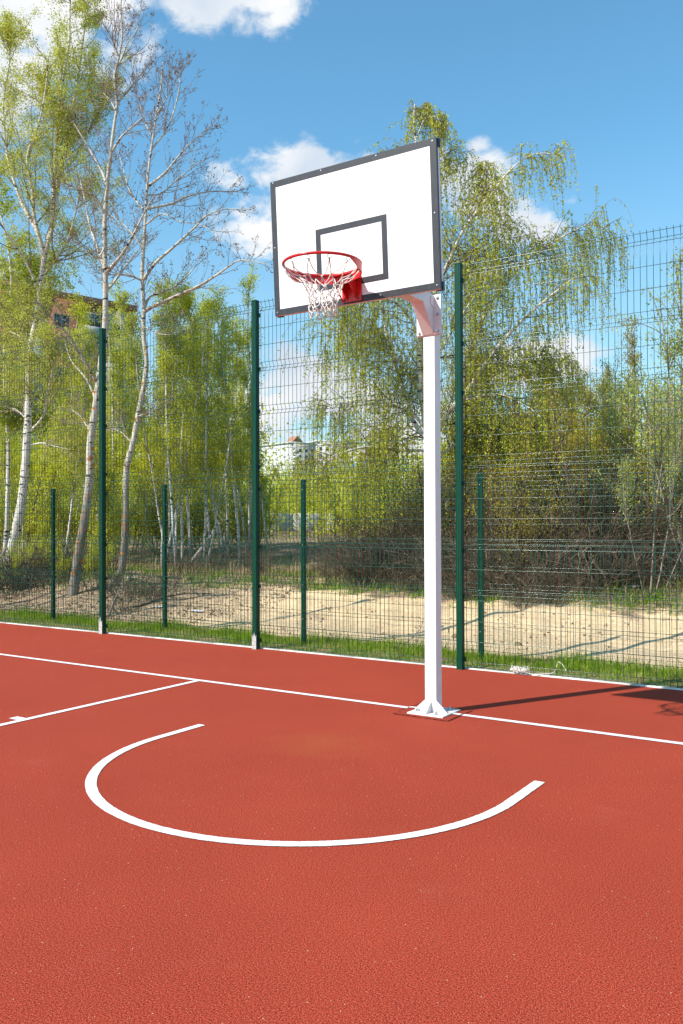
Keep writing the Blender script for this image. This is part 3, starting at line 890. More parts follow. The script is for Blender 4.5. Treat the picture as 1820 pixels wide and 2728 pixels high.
# --- A': slim birch beside it
root, qb, tl, lm, rg, o = traced_tree('birch_tree', 'slimmer white birch standing close to the left of the big forked birch', 'tree', 20.5,
    [(9, 1527), (16, 1435), (21, 1297), (22, 1182), (15, 1090), (11, 975), (16, 838), (30, 760), (20, 650), (-5, 540), (-15, 430)], (.060, .010),
    [([(20, 1180), (40, 1150), (62, 1110)], .03, .008, -.5, 0), ([(16, 1100), (-10, 1070), (-40, 1000)], .03, .008, .4, 0), ([(20, 830), (60, 790), (90, 720)], .02, .006, .6, 0)], 'birch', 0, 22)
B0, L0 = stack(tl+lm)
B1, L1 = spawn(B0, np.full(len(B0), 1.0), 26, .35, .99, 48, 1.6, 6, (0, 0, .1), .13, rg, .2, .4)
qb.tubes(B1, taper(len(B1), 7, .0045+.005*L1, .002), 4)
B2, L2 = spawn(B1, L1, 8, .15, 1, 48, .42, 5, (0, 0, -1.0), .16, rg, 0, .18); qb.tubes(B2, taper(len(B2), 6, .003, .0014), 3)
qb.build('branches', 'branch', root)
ql = Q(o); ql.diamonds(leaf_points(B2, 20000, .05, rg, .05), .055, rg, .65); ql.build('foliage', 'leaf_spring', root)

# --- B: aspen right behind the left tall post
B_tr = [(190, 1612), (193, 1600), (202, 1527), (213, 1453), (225, 1389), (239, 1274), (241, 1182), (257, 1067), (271, 952), (280, 861), (281, 760), (279, 597), (287, 482), (303, 344), (312, 275), (305, 207), (317, 152), (326, 92), (322, 28), (325, -50)]
Bl_ = []
def zz1(L_): return [(a*.4592, b*.4592) for a, b in L_]
Bl_ += [(zz1([(615, 1580), (690, 1500), (760, 1390), (830, 1250), (900, 1130)]), .04, .008, -.7, 0), (zz1([(612, 1690), (660, 1640), (740, 1530), (820, 1440)]), .032, .007, .8, 0),
        (zz1([(608, 1560), (560, 1420), (520, 1300), (490, 1150), (460, 1020)]), .035, .007, .7, 0), (zz1([(605, 1250), (560, 1150), (470, 1100), (370, 1060)]), .025, .006, -.6, 0),
        (zz1([(620, 1070), (590, 990), (540, 900), (480, 800), (420, 700)]), .03, .006, .5, 0), (zz1([(650, 880), (700, 800), (760, 740), (830, 680)]), .026, .006, -.5, 0),
        (zz1([(670, 640), (640, 580), (600, 540)]), .016, .005, .3, 0), (zz1([(680, 600), (740, 530), (800, 450), (850, 380)]), .022, .005, .4, 0),
        (zz1([(665, 420), (700, 350), (740, 250), (790, 180), (810, 90)]), .02, .005, .4, 0), (zz1([(690, 330), (650, 230), (600, 130)]), .018, .004, -.4, 0),
        (zz1([(612, 1430), (560, 1500), (500, 1430), (440, 1400)]), .02, .005, -.9, 0), ([(257, 1067), (230, 1010), (190, 960), (170, 900)], .026, .006, .6, 0),
        ([(262, 1030), (225, 960), (180, 890), (140, 860)], .028, .006, -.8, 0), ([(241, 1150), (215, 1110), (190, 1090)], .02, .006, .5, 0)]
root, qb, tl, lm, rg, o = traced_tree('aspen_tree', 'leaning pale aspen with orange lichen just left of the leftmost tall fence post', 'tree', 15, B_tr, (.092, .009), Bl_, 'aspen', 0, 23)
B0, L0 = stack(tl+lm)
B1, L1 = [], []
for i in range(len(B0)):
    b, l = spawn(B0[i:i+1], np.array([1.0]), 46 if i == 0 else 13, .45 if i == 0 else .12, .99, 45, 1.0, 7, (0, 0, .45), .12, rg, .25, .25); B1.append(b); L1.append(l)
B1 = np.concatenate(B1); L1 = np.concatenate(L1)
qb.tubes(B1, taper(len(B1), 8, .0035+.004*L1, .0018), 4)
B2, L2 = spawn(B1, L1, 5, .2, 1, 45, .38, 4, (0, 0, .4), .14, rg, .1, .12); qb.tubes(B2, taper(len(B2), 5, .0026, .0013), 3)
qb.build('branches', 'branch', root)
ql = Q(o); ql.diamonds(leaf_points(B2, 6500, .3, rg, .012), .030, rg, .5); ql.build('catkins', 'leaf_bud', root)

# --- C: bare aspen, spreading limbs to the right
C_tr = [(318, 1545), (324, 1515), (331, 1458), (335, 1366), (337, 1251), (354, 1182), (367, 1113), (386, 1012), (390, 957), (383, 893), (383, 815), (379, 728), (381, 689), (388, 574), (393, 482), (404, 390), (416, 312), (429, 230), (434, 160)]
Cl_ = [([(383, 831), (400, 820), (441, 801), (485, 782), (528, 762), (574, 735), (612, 708), (643, 693), (707, 702)], .045, .006, -1.2, 0), ([(385, 822), (400, 790), (441, 776), (478, 753), (520, 710), (540, 660)], .03, .005, .9, 0),
       ([(383, 744), (413, 702), (459, 661), (519, 606), (551, 574), (597, 558), (666, 558)], .036, .006, -.6, 0), ([(390, 556), (459, 542), (500, 523), (560, 510), (629, 510), (650, 500)], .028, .005, 1.0, 0),
       ([(395, 496), (441, 459), (482, 409), (528, 363), (565, 331)], .03, .005, -.4, 0), ([(399, 404), (441, 349), (464, 294), (478, 230), (480, 180)], .022, .005, .5, 0),
       ([(381, 556), (349, 514), (331, 459), (315, 400)], .024, .005, .5, 0), ([(379, 748), (350, 735), (321, 730), (285, 721)], .024, .005, -.6, 0),
       ([(381, 660), (350, 620), (320, 590), (290, 570)], .02, .005, .8, 0), ([(390, 520), (430, 515), (470, 480), (520, 440), (560, 420)], .02, .004, .8, 0),
       ([(386, 600), (430, 570), (480, 590), (540, 600), (590, 640)], .018, .004, -.9, 0), ([(408, 370), (380, 310), (370, 250)], .016, .004, .4, 0),
       ([(420, 300), (450, 250), (470, 180)], .014, .004, -.4, 0), ([(383, 870), (430, 890), (470, 890)], .02, .005, -.5, 0), ([(354, 1182), (320, 1150), (290, 1140)], .022, .006, .5, 0),
       ([(365, 1110), (395, 1100)], .02, .008, -.2, 0)]
root, qb, tl, lm, rg, o = traced_tree('aspen_tree', 'bare grey-white aspen with long limbs spreading right over the fence', 'tree', 16, C_tr, (.076, .009), Cl_, 'aspen', 0, 24)
B0, L0 = stack(tl+lm)
B1, L1 = [], []
for i in range(len(B0)):
    b, l = spawn(B0[i:i+1], np.array([1.0]), 46 if i == 0 else 15, .45 if i == 0 else .12, .99, 42, .95, 7, (0, 0, .5), .12, rg, .25, .2); B1.append(b); L1.append(l)
B1 = np.concatenate(B1); L1 = np.concatenate(L1)
qb.tubes(B1, taper(len(B1), 8, .0035+.004*L1, .0018), 4)
B2, L2 = spawn(B1, L1, 5, .2, 1, 48, .38, 4, (0, 0, .4), .16, rg, .1, .12); qb.tubes(B2, taper(len(B2), 5, .0026, .0013), 3)
qb.build('branches', 'branch', root)
ql = Q(o); ql.diamonds(leaf_points(B2, 7500, .3, rg, .010), .032, rg, .5); ql.build('buds', 'leaf_bud', root)

# --- W: weeping birch behind the hoop
W_tr = [(1150, 1560), (1148, 1450), (1146, 1300), (1142, 1180), (1130, 1090), (1123, 1026), (1119, 900), (1117, 760), (1115, 620), (1110, 480), (1107, 375), (1103, 317), (1105, 277)]
Wl_ = [([(1140, 1170), (1127, 1158), (1098, 1117), (1085, 1070), (1060, 993), (1039, 922), (1024, 860), (1010, 780), (1000, 700)], .055, .010, .7, 0),
       ([(1142, 1180), (1160, 1150), (1176, 1131), (1196, 1092), (1219, 1073), (1258, 1022), (1297, 963), (1340, 908), (1399, 846), (1466, 789), (1534, 738), (1565, 735)], .07, .007, -.8, 0),
       ([(1219, 1073), (1235, 1010), (1245, 951), (1274, 875), (1321, 789), (1402, 695), (1449, 661), (1513, 623), (1577, 597), (1633, 618)], .05, .006, .9, -.1),
       ([(1119, 860), (1150, 800), (1176, 740), (1211, 662), (1243, 599), (1305, 525), (1344, 470), (1395, 423), (1440, 408), (1504, 415)], .045, .006, -.5, 0),
       ([(1125, 1020), (1150, 975), (1176, 932), (1219, 857), (1290, 752), (1321, 709), (1370, 690)], .032, .005, -1.0, 0),
       ([(1135, 1140), (1090, 1095), (1030, 1070), (960, 1065), (900, 1075), (860, 1100)], .035, .005, .9, 0),
       ([(1119, 900), (1080, 830), (1020, 790), (960, 790), (910, 820)], .03, .005, -.9, 0),
       ([(1117, 700), (1080, 600), (1040, 540), (990, 520), (940, 560)], .03, .005, .8, 0),
       ([(1112, 520), (1150, 440), (1190, 400), (1230, 410)], .02, .004, .6, 0), ([(1106, 380), (1130, 320), (1160, 310), (1175, 330)], .012, .003, -.3, 0), ([(1104, 330), (1120, 300), (1135, 290)], .008, .003, .2, 0), ([(1113, 560), (1060, 440), (1030, 400)], .018, .004, .5, 0),
       ([(1128, 1060), (1060, 960), (980, 900), (910, 880), (860, 920)], .03, .005, .9, 0),
       ([(1140, 1200), (1060, 1200), (980, 1190), (900, 1210), (840, 1240)], .03, .005, -.8, 0),
       ([(1150, 1230), (1220, 1180), (1290, 1150), (1360, 1130), (1420, 1150)], .03, .005, 1.0, 0),
       ([(1258, 1022), (1330, 990), (1420, 960), (1500, 965)], .024, .004, .9, 0), ([(1219, 1073), (1260, 1060), (1330, 1050), (1400, 1080), (1440, 1110)], .024, .004, -1.2, 0), ([(1160, 1150), (1200, 1130), (1250, 1140), (1290, 1180)], .02, .004, .4, 0), ([(1176, 740), (1210, 700), (1260, 690), (1320, 640), (1360, 600)], .018, .004, .6, 0), ([(1142, 1180), (1110, 1150), (1070, 1140), (1030, 1170)], .02, .004, -.3, 0),
       ([(1243, 599), (1270, 560), (1300, 480), (1290, 430)], .018, .004, .7, 0)]
root, qb, tl, lm, rg, o = traced_tree('weeping_birch', 'broad weeping birch behind the basketball stand, long hanging leafy twigs', 'tree', 15, W_tr, (.10, .008), Wl_, 'birch', 0, 25)
B0, L0 = stack(tl+lm, 30)
B1, L1 = [], []
for i in range(len(B0)):
    b, l = spawn(B0[i:i+1], np.array([1.0]), 30 if i == 0 else int(15+7*L0[i]), .3 if i == 0 else .12, .93 if i == 0 else 1, 50, .95, 8, (0, 0, -.2), .12, rg, .18, .3)
    zt = b[:, :1, 2:3]; k_ = np.clip((9.6-zt)/3.4, .36, 1); b = b[:, :1]+(b-b[:, :1])*k_; l = l*k_[:, 0, 0]; B1.append(b); L1.append(l)
B1 = np.concatenate(B1); L1 = np.concatenate(L1)
qb.tubes(B1, taper(len(B1), 9, .004+.007*L1, .002), 4)
# hanging strands
N1 = len(B1); idx = np.repeat(np.arange(N1), 10); t = rg.uniform(.1, 1, len(idx)); p_, T_ = sample_on(B1[idx], t)
D = norm(side_dirs(T_, np.radians(rg.normal(40, 12, len(idx))), rg)*.8); L = rg.gamma(3.2, .17, len(idx))+.15
L = L*np.clip((10.2-p_[:, 2])/3.2, .4, 1); L = np.minimum(L, np.maximum(.2, p_[:, 2]-1.1))
D[:, 2] -= .25
kp = (p_[:, 2] < 7.4) | (rg.random(len(p_)) < .8); p_, D, L = p_[kp], D[kp], L[kp]
ST = grow(p_, D, L, 8, (0, 0, -4.5), .05, rg)
qb.tubes(ST, taper(len(ST), 9, .0024, .0012), 3)
qb.build('branches', 'twig', root)
cnt = (L*27).astype(int); li = np.repeat(np.arange(len(ST)), cnt); tt = rg.uniform(.05, 1, len(li)); lp, _ = sample_on(ST[li], tt)
ql = Q(o); ql.diamonds(lp+rg.normal(0, .016, lp.shape), .037, rg, .66, .6); ql.build('foliage', 'leaf_weep', root)
print('weeping leaves', len(lp))


# --- young birches: prototypes copied into a grove
def young(seed, h, lean, leafm, nl, spread=1.0, leaf=.06, barkm='birch', name='young_birch', colm='branch', stems=1, droop=-.5, rad=.042, t0=.24):
    rg = np.random.default_rng(seed); root = empty(name, (0, 0, 0)); qt = Q(); qb = Q(); Bs = []
    for s_ in range(stems):
        a = rg.uniform(0, 6.28); tilt = lean+(.12*s_)
        d0 = np.array([[math.cos(a)*tilt, math.sin(a)*tilt, 1.0]]); hh = h*(1-.12*s_)
        T = grow(np.array([[.06*s_*math.cos(a), .06*s_*math.sin(a), -.15]]), d0, np.array([hh]), 12, (0, 0, .4), .03, rg)
        qt.tubes(T, taper(1, 13, rad*(1-.2*s_), .008), 7); Bs.append(T)
    B0 = np.concatenate(Bs); qt.build('trunk', barkm, root, smooth=True)
    BB = []
    for s_ in range(stems):
        qb = Q()
        B1, L1 = spawn(B0[s_:s_+1], np.full(1, h), 70//stems, t0, .98, 38, .17*spread, 6, (0, 0, .45), .12, rg, .3, .25)
        qb.tubes(B1, taper(len(B1), 7, .004+.006*L1, .002), 4)
        B2, L2 = spawn(B1, L1, 7, .15, 1, 45, .42, 4, (0, 0, droop), .15, rg, 0, .15); qb.tubes(B2, taper(len(B2), 5, .003, .0014), 3)
        qb.build('branches', colm, root); BB.append(B2)
    B2 = np.concatenate(BB)
    ql = Q(); ql.diamonds(leaf_points(B2, nl, .05, rg, .06), leaf, rg, .65); ql.build('foliage', leafm, root)
    return root


def place(proto, first, x, y, rz, s_, label, cat, group):
    o = proto if first else copy_tree(proto)
    o.location = (x, y, float(hgt(x, y))); o.rotation_euler = (0, 0, rz); o.scale = (s_, s_, s_)
    return tag(o, label, cat, group)


protos = [young(40+i, 7.0, .06+.03*(i % 3), 'leaf_grove', 9500, .85, .042, stems=1+(i % 2)) for i in range(4)]
used = set()
rg = np.random.default_rng(77); rp = random.Random(9)


def at_col(u, Z): p_ = at(u, 1400, Z); return p_[0], p_[1]


spots = [(430, 20, 1.0), (455, 21, 1.03), (470, 19, .9), (487, 20.5, 1.05), (512, 22, 1.0), (540, 20, .93), (560, 23, 1.05), (590, 21, .98), (612, 22, 1.0), (640, 20.5, .9), (662, 23, 1.02),
         (520, 26, 1.15), (600, 27, 1.12), (665, 27, 1.05), (690, 25, .85), (440, 25, 1.0), (716, 22, .72),
         (172, 21, .80), (120, 27, .92), (225, 25, 1.0), (270, 27, 1.08), (310, 24, .95), (345, 27, 1.1), (185, 26, 1.02), (400, 26, .95), (40, 27, .95), (-20, 26, .8), (375, 23, .75), (250, 31, .85), (60, 24, .72), (150, 31, .85), (200, 28, .7)]
for i, (u, Z, s_) in enumerate(spots):
    x, y = at_col(u, Z); pi = rp.randrange(4); p0 = protos[pi]
    place(p0, pi not in used, x, y, rp.uniform(0, 6.28), s_*rp.uniform(.94, 1.06), 'slender young birch with thin white trunk in the green thicket beyond the fence', 'tree', 'young birches in the thicket beyond the fence'); used.add(pi)
# low sprouting green undergrowth below the young birches
pu = [young(60+i, 3.2, .15, 'leaf_grove', 6000, 1.6, .055, 'twig', 'green_shrub', 'twig', 4, -.1, .016, .05) for i in range(2)]
us = set()
for i, (u, Z, s_) in enumerate([(60, 23, 1.1), (140, 24, 1.0), (220, 23, 1.1), (290, 22, .9), (350, 24, 1.1), (420, 23, .95), (470, 24, 1.0), (530, 24, .95), (590, 25, 1.0), (640, 24, .9), (690, 26, .8), (5, 26, 1.2), (930, 28, .8), (120, 17.5, .32), (75, 17, .36), (160, 16.3, .3), (240, 15.8, .25), (40, 16.5, .3), (275, 16.5, .3)]):
    x, y = at_col(u, Z); pi = i % 2
    place(pu[pi], pi not in us, x, y, rp.uniform(0, 6.28), s_, 'leafy green shrub growing at the foot of the trees beyond the fence', 'shrub', 'green shrubs under the trees'); us.add(pi)

# olive birches and shrubs on the right
po = [young(80+i, 5.0, .05, 'leaf_olive', 10000, 1.25, .042, 'branch', 'catkin_tree', 'twig', 2, -.4, .035, .12) for i in range(2)]
us = set()
for i, (u, Z, s_) in enumerate([(1330, 25, 1.15), (1400, 24, 1.2), (1455, 20, .9), (1500, 22, 1.0), (1290, 22, 1.1), (1540, 24, 1.0), (1600, 23, .95), (1570, 19, .8), (1650, 22, .95), (1700, 24, .9), (1230, 26, 1.2), (1480, 28, 1.1), (1760, 25, 1.0), (1820, 26, 1.0)]):
    x, y = at_col(u, Z); pi = i % 2
    place(po[pi], pi not in us, x, y, rp.uniform(0, 6.28), s_, 'olive-brown catkin tree in the hedge of growth right of the stand', 'tree', 'olive trees behind the right of the fence'); us.add(pi)
pw = young(91, 4.8, .12, 'leaf_willow', 5200, 1.5, .040, 'branch', 'willow_shrub', 'branch', 4, .3, .026, .42)
wl = ['pale green budding willow shrub at the right edge of the view', 'budding willow shrub a little left of the right edge, behind the fence', 'tallest budding willow shrub rising past the right edge of the view', 'small budding willow shrub low in front of the dark brushwood']
for i, (u, Z, s_) in enumerate([(1780, 14.5, 1.0), (1690, 15.5, .82), (1860, 13.5, 1.05), (1730, 12.8, .62)]):
    x, y = at_col(u, Z); place(pw, i == 0, x, y, 1.7*i, s_, wl[i], 'shrub', None)
# lone columnar poplar
pp = young(95, 5.4, .01, 'leaf_olive', 2600, .55, .045, 'birch', 'poplar_tree', 'branch', 1, .6, .04, .35)
x, y = at_col(1672, 19); place(pp, True, x, y, 0, .98, 'narrow columnar young poplar with a pale stem, right of the stand', 'tree', None)


# --- bare brushwood
def brush(seed, n, h, name='brushwood_bush', mat='dry', spread=1.0):
    rg = np.random.default_rng(seed); root = empty(name, (0, 0, 0)); q = Q()
    a = rg.uniform(0, 6.28, n); rr_ = rg.uniform(0, .5*spread, n)
    P0 = np.stack([rr_*np.cos(a), rr_*np.sin(a), np.full(n, -.05)], 1)
    D = norm(np.stack([np.cos(a)*rg.uniform(0, .9, n), np.sin(a)*rg.uniform(0, .9, n), rg.uniform(.5, 1.2, n)], 1))
    B = grow(P0, D, h*rg.uniform(.4, 1.1, n), 7, (0, 0, -.1), .14, rg); q.tubes(B, taper(n, 8, .010, .0035), 3)
    B1, L1 = spawn(B, np.full(n, h), 5, .15, 1, 50, .38, 5, (0, 0, .1), .2, rg, .1, .15); q.tubes(B1, taper(len(B1), 6, .0055, .0025), 3)
    B2, L2 = spawn(B1, L1, 2, .2, 1, 50, .5, 3, (0, 0, .1), .2, rg, 0, .1); q.tubes(B2, taper(len(B2), 4, .003, .0018), 3)
    q.build('twigs', mat, root); return root


pb = [brush(100+i, 46, 1.9) for i in range(3)]
us = set(); bsp = []
for row, (Z0, cnt) in enumerate(((12.7, 11), (13.8, 15), (15.2, 16))):
    for j in range(cnt):
        bsp.append((1075+(1840-1075)*(j+.5*(row % 2))/(cnt-1)+rp.uniform(-15, 15), Z0+rp.uniform(-.7, .7)+(.9 if j < 2 else 0)+(1.3 if j > cnt*.55 else 0), rp.uniform(.6, 1.15)*(1.0 if row else .55)*(1.25 if j > cnt*.5 else 1)))
for j in range(9): bsp.append((905+rp.uniform(0, 190), rp.uniform(14.5, 18), rp.uniform(.5, .8)))
for j in range(8): bsp.append((rp.uniform(430, 900), rp.uniform(17.5, 21), rp.uniform(.25, .5)))
for i, (u, Z, s_) in enumerate(bsp):
    x, y = at_col(u, Z); pi = rp.randrange(3)
    place(pb[pi], pi not in us, x, y, rp.uniform(0, 6.28), s_, 'bare grey-brown brushwood bush beyond the strip of sand', 'bush', 'bare brushwood bushes beyond the sand'); us.add(pi)
# sparse budding shrubs between the brushwood
pz = young(97, 2.6, .2, 'leaf_olive', 2600, 1.9, .036, 'twig', 'budding_shrub', 'twig', 4, .2, .014, .1)
for i in range(13):
    u = 1110+i*58+rp.uniform(-20, 20); x, y = at_col(u, rp.uniform(13.5, 17.5))
    place(pz, i == 0, x, y, rp.uniform(0, 6.28), rp.uniform(.8, 1.25), 'thin budding shrub standing among the bare brushwood', 'shrub', 'budding shrubs among the brushwood')
# low tangles under the left trees
pt = brush(110, 45, .9, 'bramble_tangle', 'dead', 1.8)
for i, (u, Z, s_) in enumerate([(60, 16.6, 1.0), (115, 16.2, .9), (20, 16.5, 1.0), (160, 16.8, .8), (355, 14.6, .5), (300, 15.0, .6), (250, 17, .9), (400, 14.4, .4), (430, 15.2, .4), (330, 13.6, .25)]):
    x, y = at_col(u, Z)
    place(pt, i == 0, x, y, i*1.3, s_, 'dark tangle of dead twigs on the ground under the left trees', 'bramble', 'twig tangles under the left trees')

# --- far woodland, read as one mass
rg = np.random.default_rng(5); q = Q()
C = []
for i in range(420):
    u = rg.uniform(-200, 2050); Z = rg.uniform(34, 52)
    top = 5.6 if u < 420 else (5.2 if u < 700 else (3.0 if u < 1150 else 4.6))
    if 690 < u < 905: Z = rg.uniform(55, 62); top = 3.6
    p_ = at(u, 1400, Z); zc = rg.uniform(.5, top)
    n = 420; c = rg.normal(0, 1, (n, 3))*np.array([.95, .95, .8]); C.append(c+np.array([p_[0], p_[1], zc+.5]))
C = np.concatenate(C); q.diamonds(C, .15, rg, .7)
tag(q.build('far_woods', 'leaf_grove'), 'mass of green spring woodland far behind the fence', 'woods', kind='stuff')
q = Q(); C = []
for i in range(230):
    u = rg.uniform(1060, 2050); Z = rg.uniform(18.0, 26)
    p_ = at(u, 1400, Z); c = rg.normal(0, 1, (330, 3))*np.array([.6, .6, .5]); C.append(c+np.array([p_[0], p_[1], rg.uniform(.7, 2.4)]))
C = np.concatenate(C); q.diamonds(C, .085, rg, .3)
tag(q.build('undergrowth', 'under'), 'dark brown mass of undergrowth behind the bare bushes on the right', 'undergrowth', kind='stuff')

# ------------------------------------------------------------------ grass, litter, debris
rg = np.random.default_rng(8)


def blades(name, X, Y, H, W_, mat, label, cat, lean=.35):
    n = len(X); Z = hgt(X, Y); a = rg.uniform(0, 6.28, n); d = np.stack([np.cos(a), np.sin(a), np.zeros(n)], 1)
    s_ = np.stack([-np.sin(a+rg.normal(0, .6, n)), np.cos(a), np.zeros(n)], 1)*W_[:, None]/2
    b = np.stack([X, Y, Z-.005], 1); l = np.abs(rg.normal(0, lean, n))[:, None]
    m_ = b+d*l*H[:, None]*.35+np.array([0, 0, .6])*H[:, None]; t_ = b+d*l*H[:, None]*1.1+np.array([0, 0, 1.0])*H[:, None]
    V = np.stack([b-s_, b+s_, m_+s_*.8, m_-s_*.8, t_+s_*.12, t_-s_*.12], 1); i = np.arange(n)[:, None]*6
    F = np.concatenate([i+np.array([[0, 1, 2, 3]]), i+np.array([[3, 2, 4, 5]])])
    q = Q(); q.quads(V, F); return tag(q.build(name, mat), label, cat, kind='stuff')


n = 70000; X = rg.uniform(-12, 3.2, n); e = rg.random(n); Y = 1.94+e*(.98+.10*np.sin(X*2.1)+.06*np.sin(X*5.3))
dn = np.sin(X*3.1+1)+np.sin(X*7.7)+np.sin(Y*9+X*2); keep = rg.random(n) < np.clip(.75+.22*dn, .2, 1)*np.where(e < .3, .45, 1)
X, Y = X[keep], Y[keep]; H = rg.gamma(5, .0105, len(X))*(1+.25*np.sin(X*4.3+Y*5)+.2*np.sin(X*11))*np.clip(.55+(Y-1.94)*1.3, .5, 1.15)
blades('grass_strip', X, Y, H, rg.uniform(.003, .006, len(X)), 'grass', 'strip of bright green grass between the kerb and the sand', 'grass')
n = 9000; X = rg.uniform(-12, 3.2, n); Y = rg.uniform(1.94, 2.95, n)
blades('dry_grass', X, Y, rg.gamma(5, .008, n), rg.uniform(.003, .005, n), 'drygrass', 'straw-coloured dead blades mixed into the grass strip', 'grass', .9)
# tufts on the bank behind the sand
T_ = []
for i in range(330):
    u = rg.uniform(-50, 1850); Z = rg.uniform(10.6, 19)
    p_ = at(u, 1400, Z); x, y = p_[0], p_[1]
    if y < 5.6 and x > -7: continue
    if y < 4.3: continue
    m_ = 70; T_.append(np.stack([x+rg.normal(0, .22, m_), y+rg.normal(0, .16, m_)], 1))
T_ = np.concatenate(T_); n = len(T_)
blades('grass_tufts', T_[:, 0], T_[:, 1], rg.gamma(5, .018, n), rg.uniform(.006, .011, n), 'grass', 'scattered green grass tufts on the bank beyond the sand', 'grass', .6)
n = 9000; u = rg.uniform(-50, 1850, n); Z = rg.uniform(11, 22, n); p_ = CAM+Z[:, None]*(fw+rt*((u-910)/FPX)[:, None]); ok = (p_[:, 1] > 6.0) | ((p_[:, 0] < -7.5) & (p_[:, 1] > 4)); p_ = p_[ok]; n = len(p_)
blades('dead_grass', p_[:, 0], p_[:, 1], rg.gamma(5, .045, n), rg.uniform(.005, .010, n), 'drygrass', 'dry straw and dead stalks on the bank below the trees', 'grass', .7)
# fallen leaves and crumbs
n = 21000; u = rg.uniform(-50, 1850, n); Z = rg.uniform(9.5, 20, n); p_ = CAM+Z[:, None]*(fw+rt*((u-910)/FPX)[:, None]); X, Y = p_[:, 0], p_[:, 1]
keep = (Y > 3.0) & ((Y > 6) | (X < -5.5) | (rg.random(n) < .14)) & ((X < -5.5) | (Y > 6) | (rg.random(n) < .5)); X, Y = X[keep], Y[keep]
q = Q(); q.diamonds(np.stack([X, Y, hgt(X, Y)+.008], 1), .045, rg, .6)
tag(q.build('leaf_litter', 'litter'), 'dead leaves and crumbs strewn over the soil beyond the fence', 'litter', kind='stuff')


def stick(pts, r0, r1, name, label, cat, mat='dead', branches=0, seed=1, group=None):
    rg_ = np.random.default_rng(seed); P = np.array(pts, float); o = P[0].copy(); q = Q(o); C = resample(P, 16)
    C = C+rg_.normal(0, r0*.3, C.shape); q.tube(C, list(np.linspace(r0, r1, 16)), 7)
    if branches:
        B, L = spawn(C[None], np.array([np.linalg.norm(C[-1]-C[0])]), branches, .2, .95, 45, .4, 5, (0, 0, .2), .15, rg_, 0, .15)
        q.tubes(B, taper(len(B), 6, r0*.4, .002), 4)
    ob = q.build(name, mat, None, tuple(o), smooth=True); return tag(ob, label, cat, group)


g0 = onground(0, 1572); g1 = at(62, 1498, np.dot(g0-CAM, fw)-.2)
stick([g0-[.3, 0, .05], g0+(g1-g0)*.5+[0, 0, -.02], g1], .055, .02, 'fallen_branch', 'dark broken branch propped up at the left edge behind the fence', 'branch', 'dead', 6, 3)
g0 = onground(290, 1640); g1 = at(322, 1565, np.dot(g0-CAM, fw)+.3)
stick([g0, g0+(g1-g0)*.5+[0, 0, .04], g1], .018, .008, 'fallen_branch', 'thin pale stick standing up just right of the leftmost tall post', 'branch', 'branch', 3, 4)
g0 = onground(355, 1620); g1 = onground(560, 1585)
stick([g0, (g0+g1)/2+[0, 0, .10], g1+[0, 0, .03]], .02, .006, 'fallen_branch', 'dead branch lying over the brown dirt mound', 'branch', 'dead', 8, 5)
g0 = onground(1072, 1721); g1 = at(1128, 1650, np.dot(g0-CAM, fw)+.5)
stick([g0, at(1095, 1702, np.dot(g0-CAM, fw)+.15), at(1118, 1678, np.dot(g0-CAM, fw)+.3), g1], .007, .004, 'bent_rod', 'thin rusty bent rod sticking up left of the white pole', 'rod', 'branch')
g0 = onground(505, 1505); g1 = at(585, 1395, np.dot(g0-CAM, fw)+1)
stick([g0, (g0+g1)/2, g1], .05, .03, 'leaning_trunk', 'thin white birch trunk leaning right low among the young birches', 'trunk', 'birch')
g0 = at(1515, 1440, 15); g1 = at(1592, 1290, 15)
stick([g0, at(1545, 1370, 15), g1], .015, .008, 'pale_stem', 'straight pale stem leaning right in front of the dark brushwood', 'stem', 'branch')


def scrap(u, v, s_, label, mat='paper', name='paper_scrap', cat='litter'):
    p_ = onground(u, v); rg_ = np.random.default_rng(int(u)); q = Q()
    X, Y = np.meshgrid(np.linspace(-1, 1, 5), np.linspace(-1, 1, 5)); Z = rg_.uniform(0, .7, (5, 5))
    X = X+rg_.normal(0, .18, (5, 5)); Y = Y+rg_.normal(0, .18, (5, 5)); idx = np.arange(25).reshape(5, 5)
    q.quads(np.stack([X*s_, Y*s_*.7, Z*s_*.6], -1), np.stack([idx[:-1, :-1], idx[:-1, 1:], idx[1:, 1:], idx[1:, :-1]], -1))
    return tag(q.build(name, mat, None, (p_[0], p_[1], p_[2]+.01)), label, cat)


scrap(527, 1632, .09, 'crumpled white plastic scrap on the soil left of the second tall post')
scrap(1683, 1566, .11, 'crumpled white bag on the bank under the dark bushes at the right')
scrap(182, 1640, .07, 'small white paper scrap on the soil near the leftmost low post')
scrap(345, 1542, .08, 'white scrap at the foot of the bare aspen')
scrap(421, 1620, .06, 'light blue plastic scrap beside the second low post')


def stone(u, v, s_, label):
    p_ = onground(u, v)
    def f(bm):
        bmesh.ops.create_icosphere(bm, subdivisions=2, radius=s_)
        for w in bm.verts: w.co *= random.uniform(.8, 1.15); w.co.z *= .6
    return tag(bmo('stone', f, 'soil', None, (p_[0], p_[1], p_[2]+s_*.3)), label, 'stone')


stone(500, 1547, .09, 'sandy stone at the edge of the sand between the left posts'); stone(858, 1560, .16, 'large sandy clod on the bank just right of the middle low post'); stone(548, 1561, .06, 'small stone by the grass above the sand')
stone(1380, 1721, .05, 'brown clod on the sand right of the last low post'); stone(1215, 1700, .06, 'brown clod on the sand just left of the right tall post')

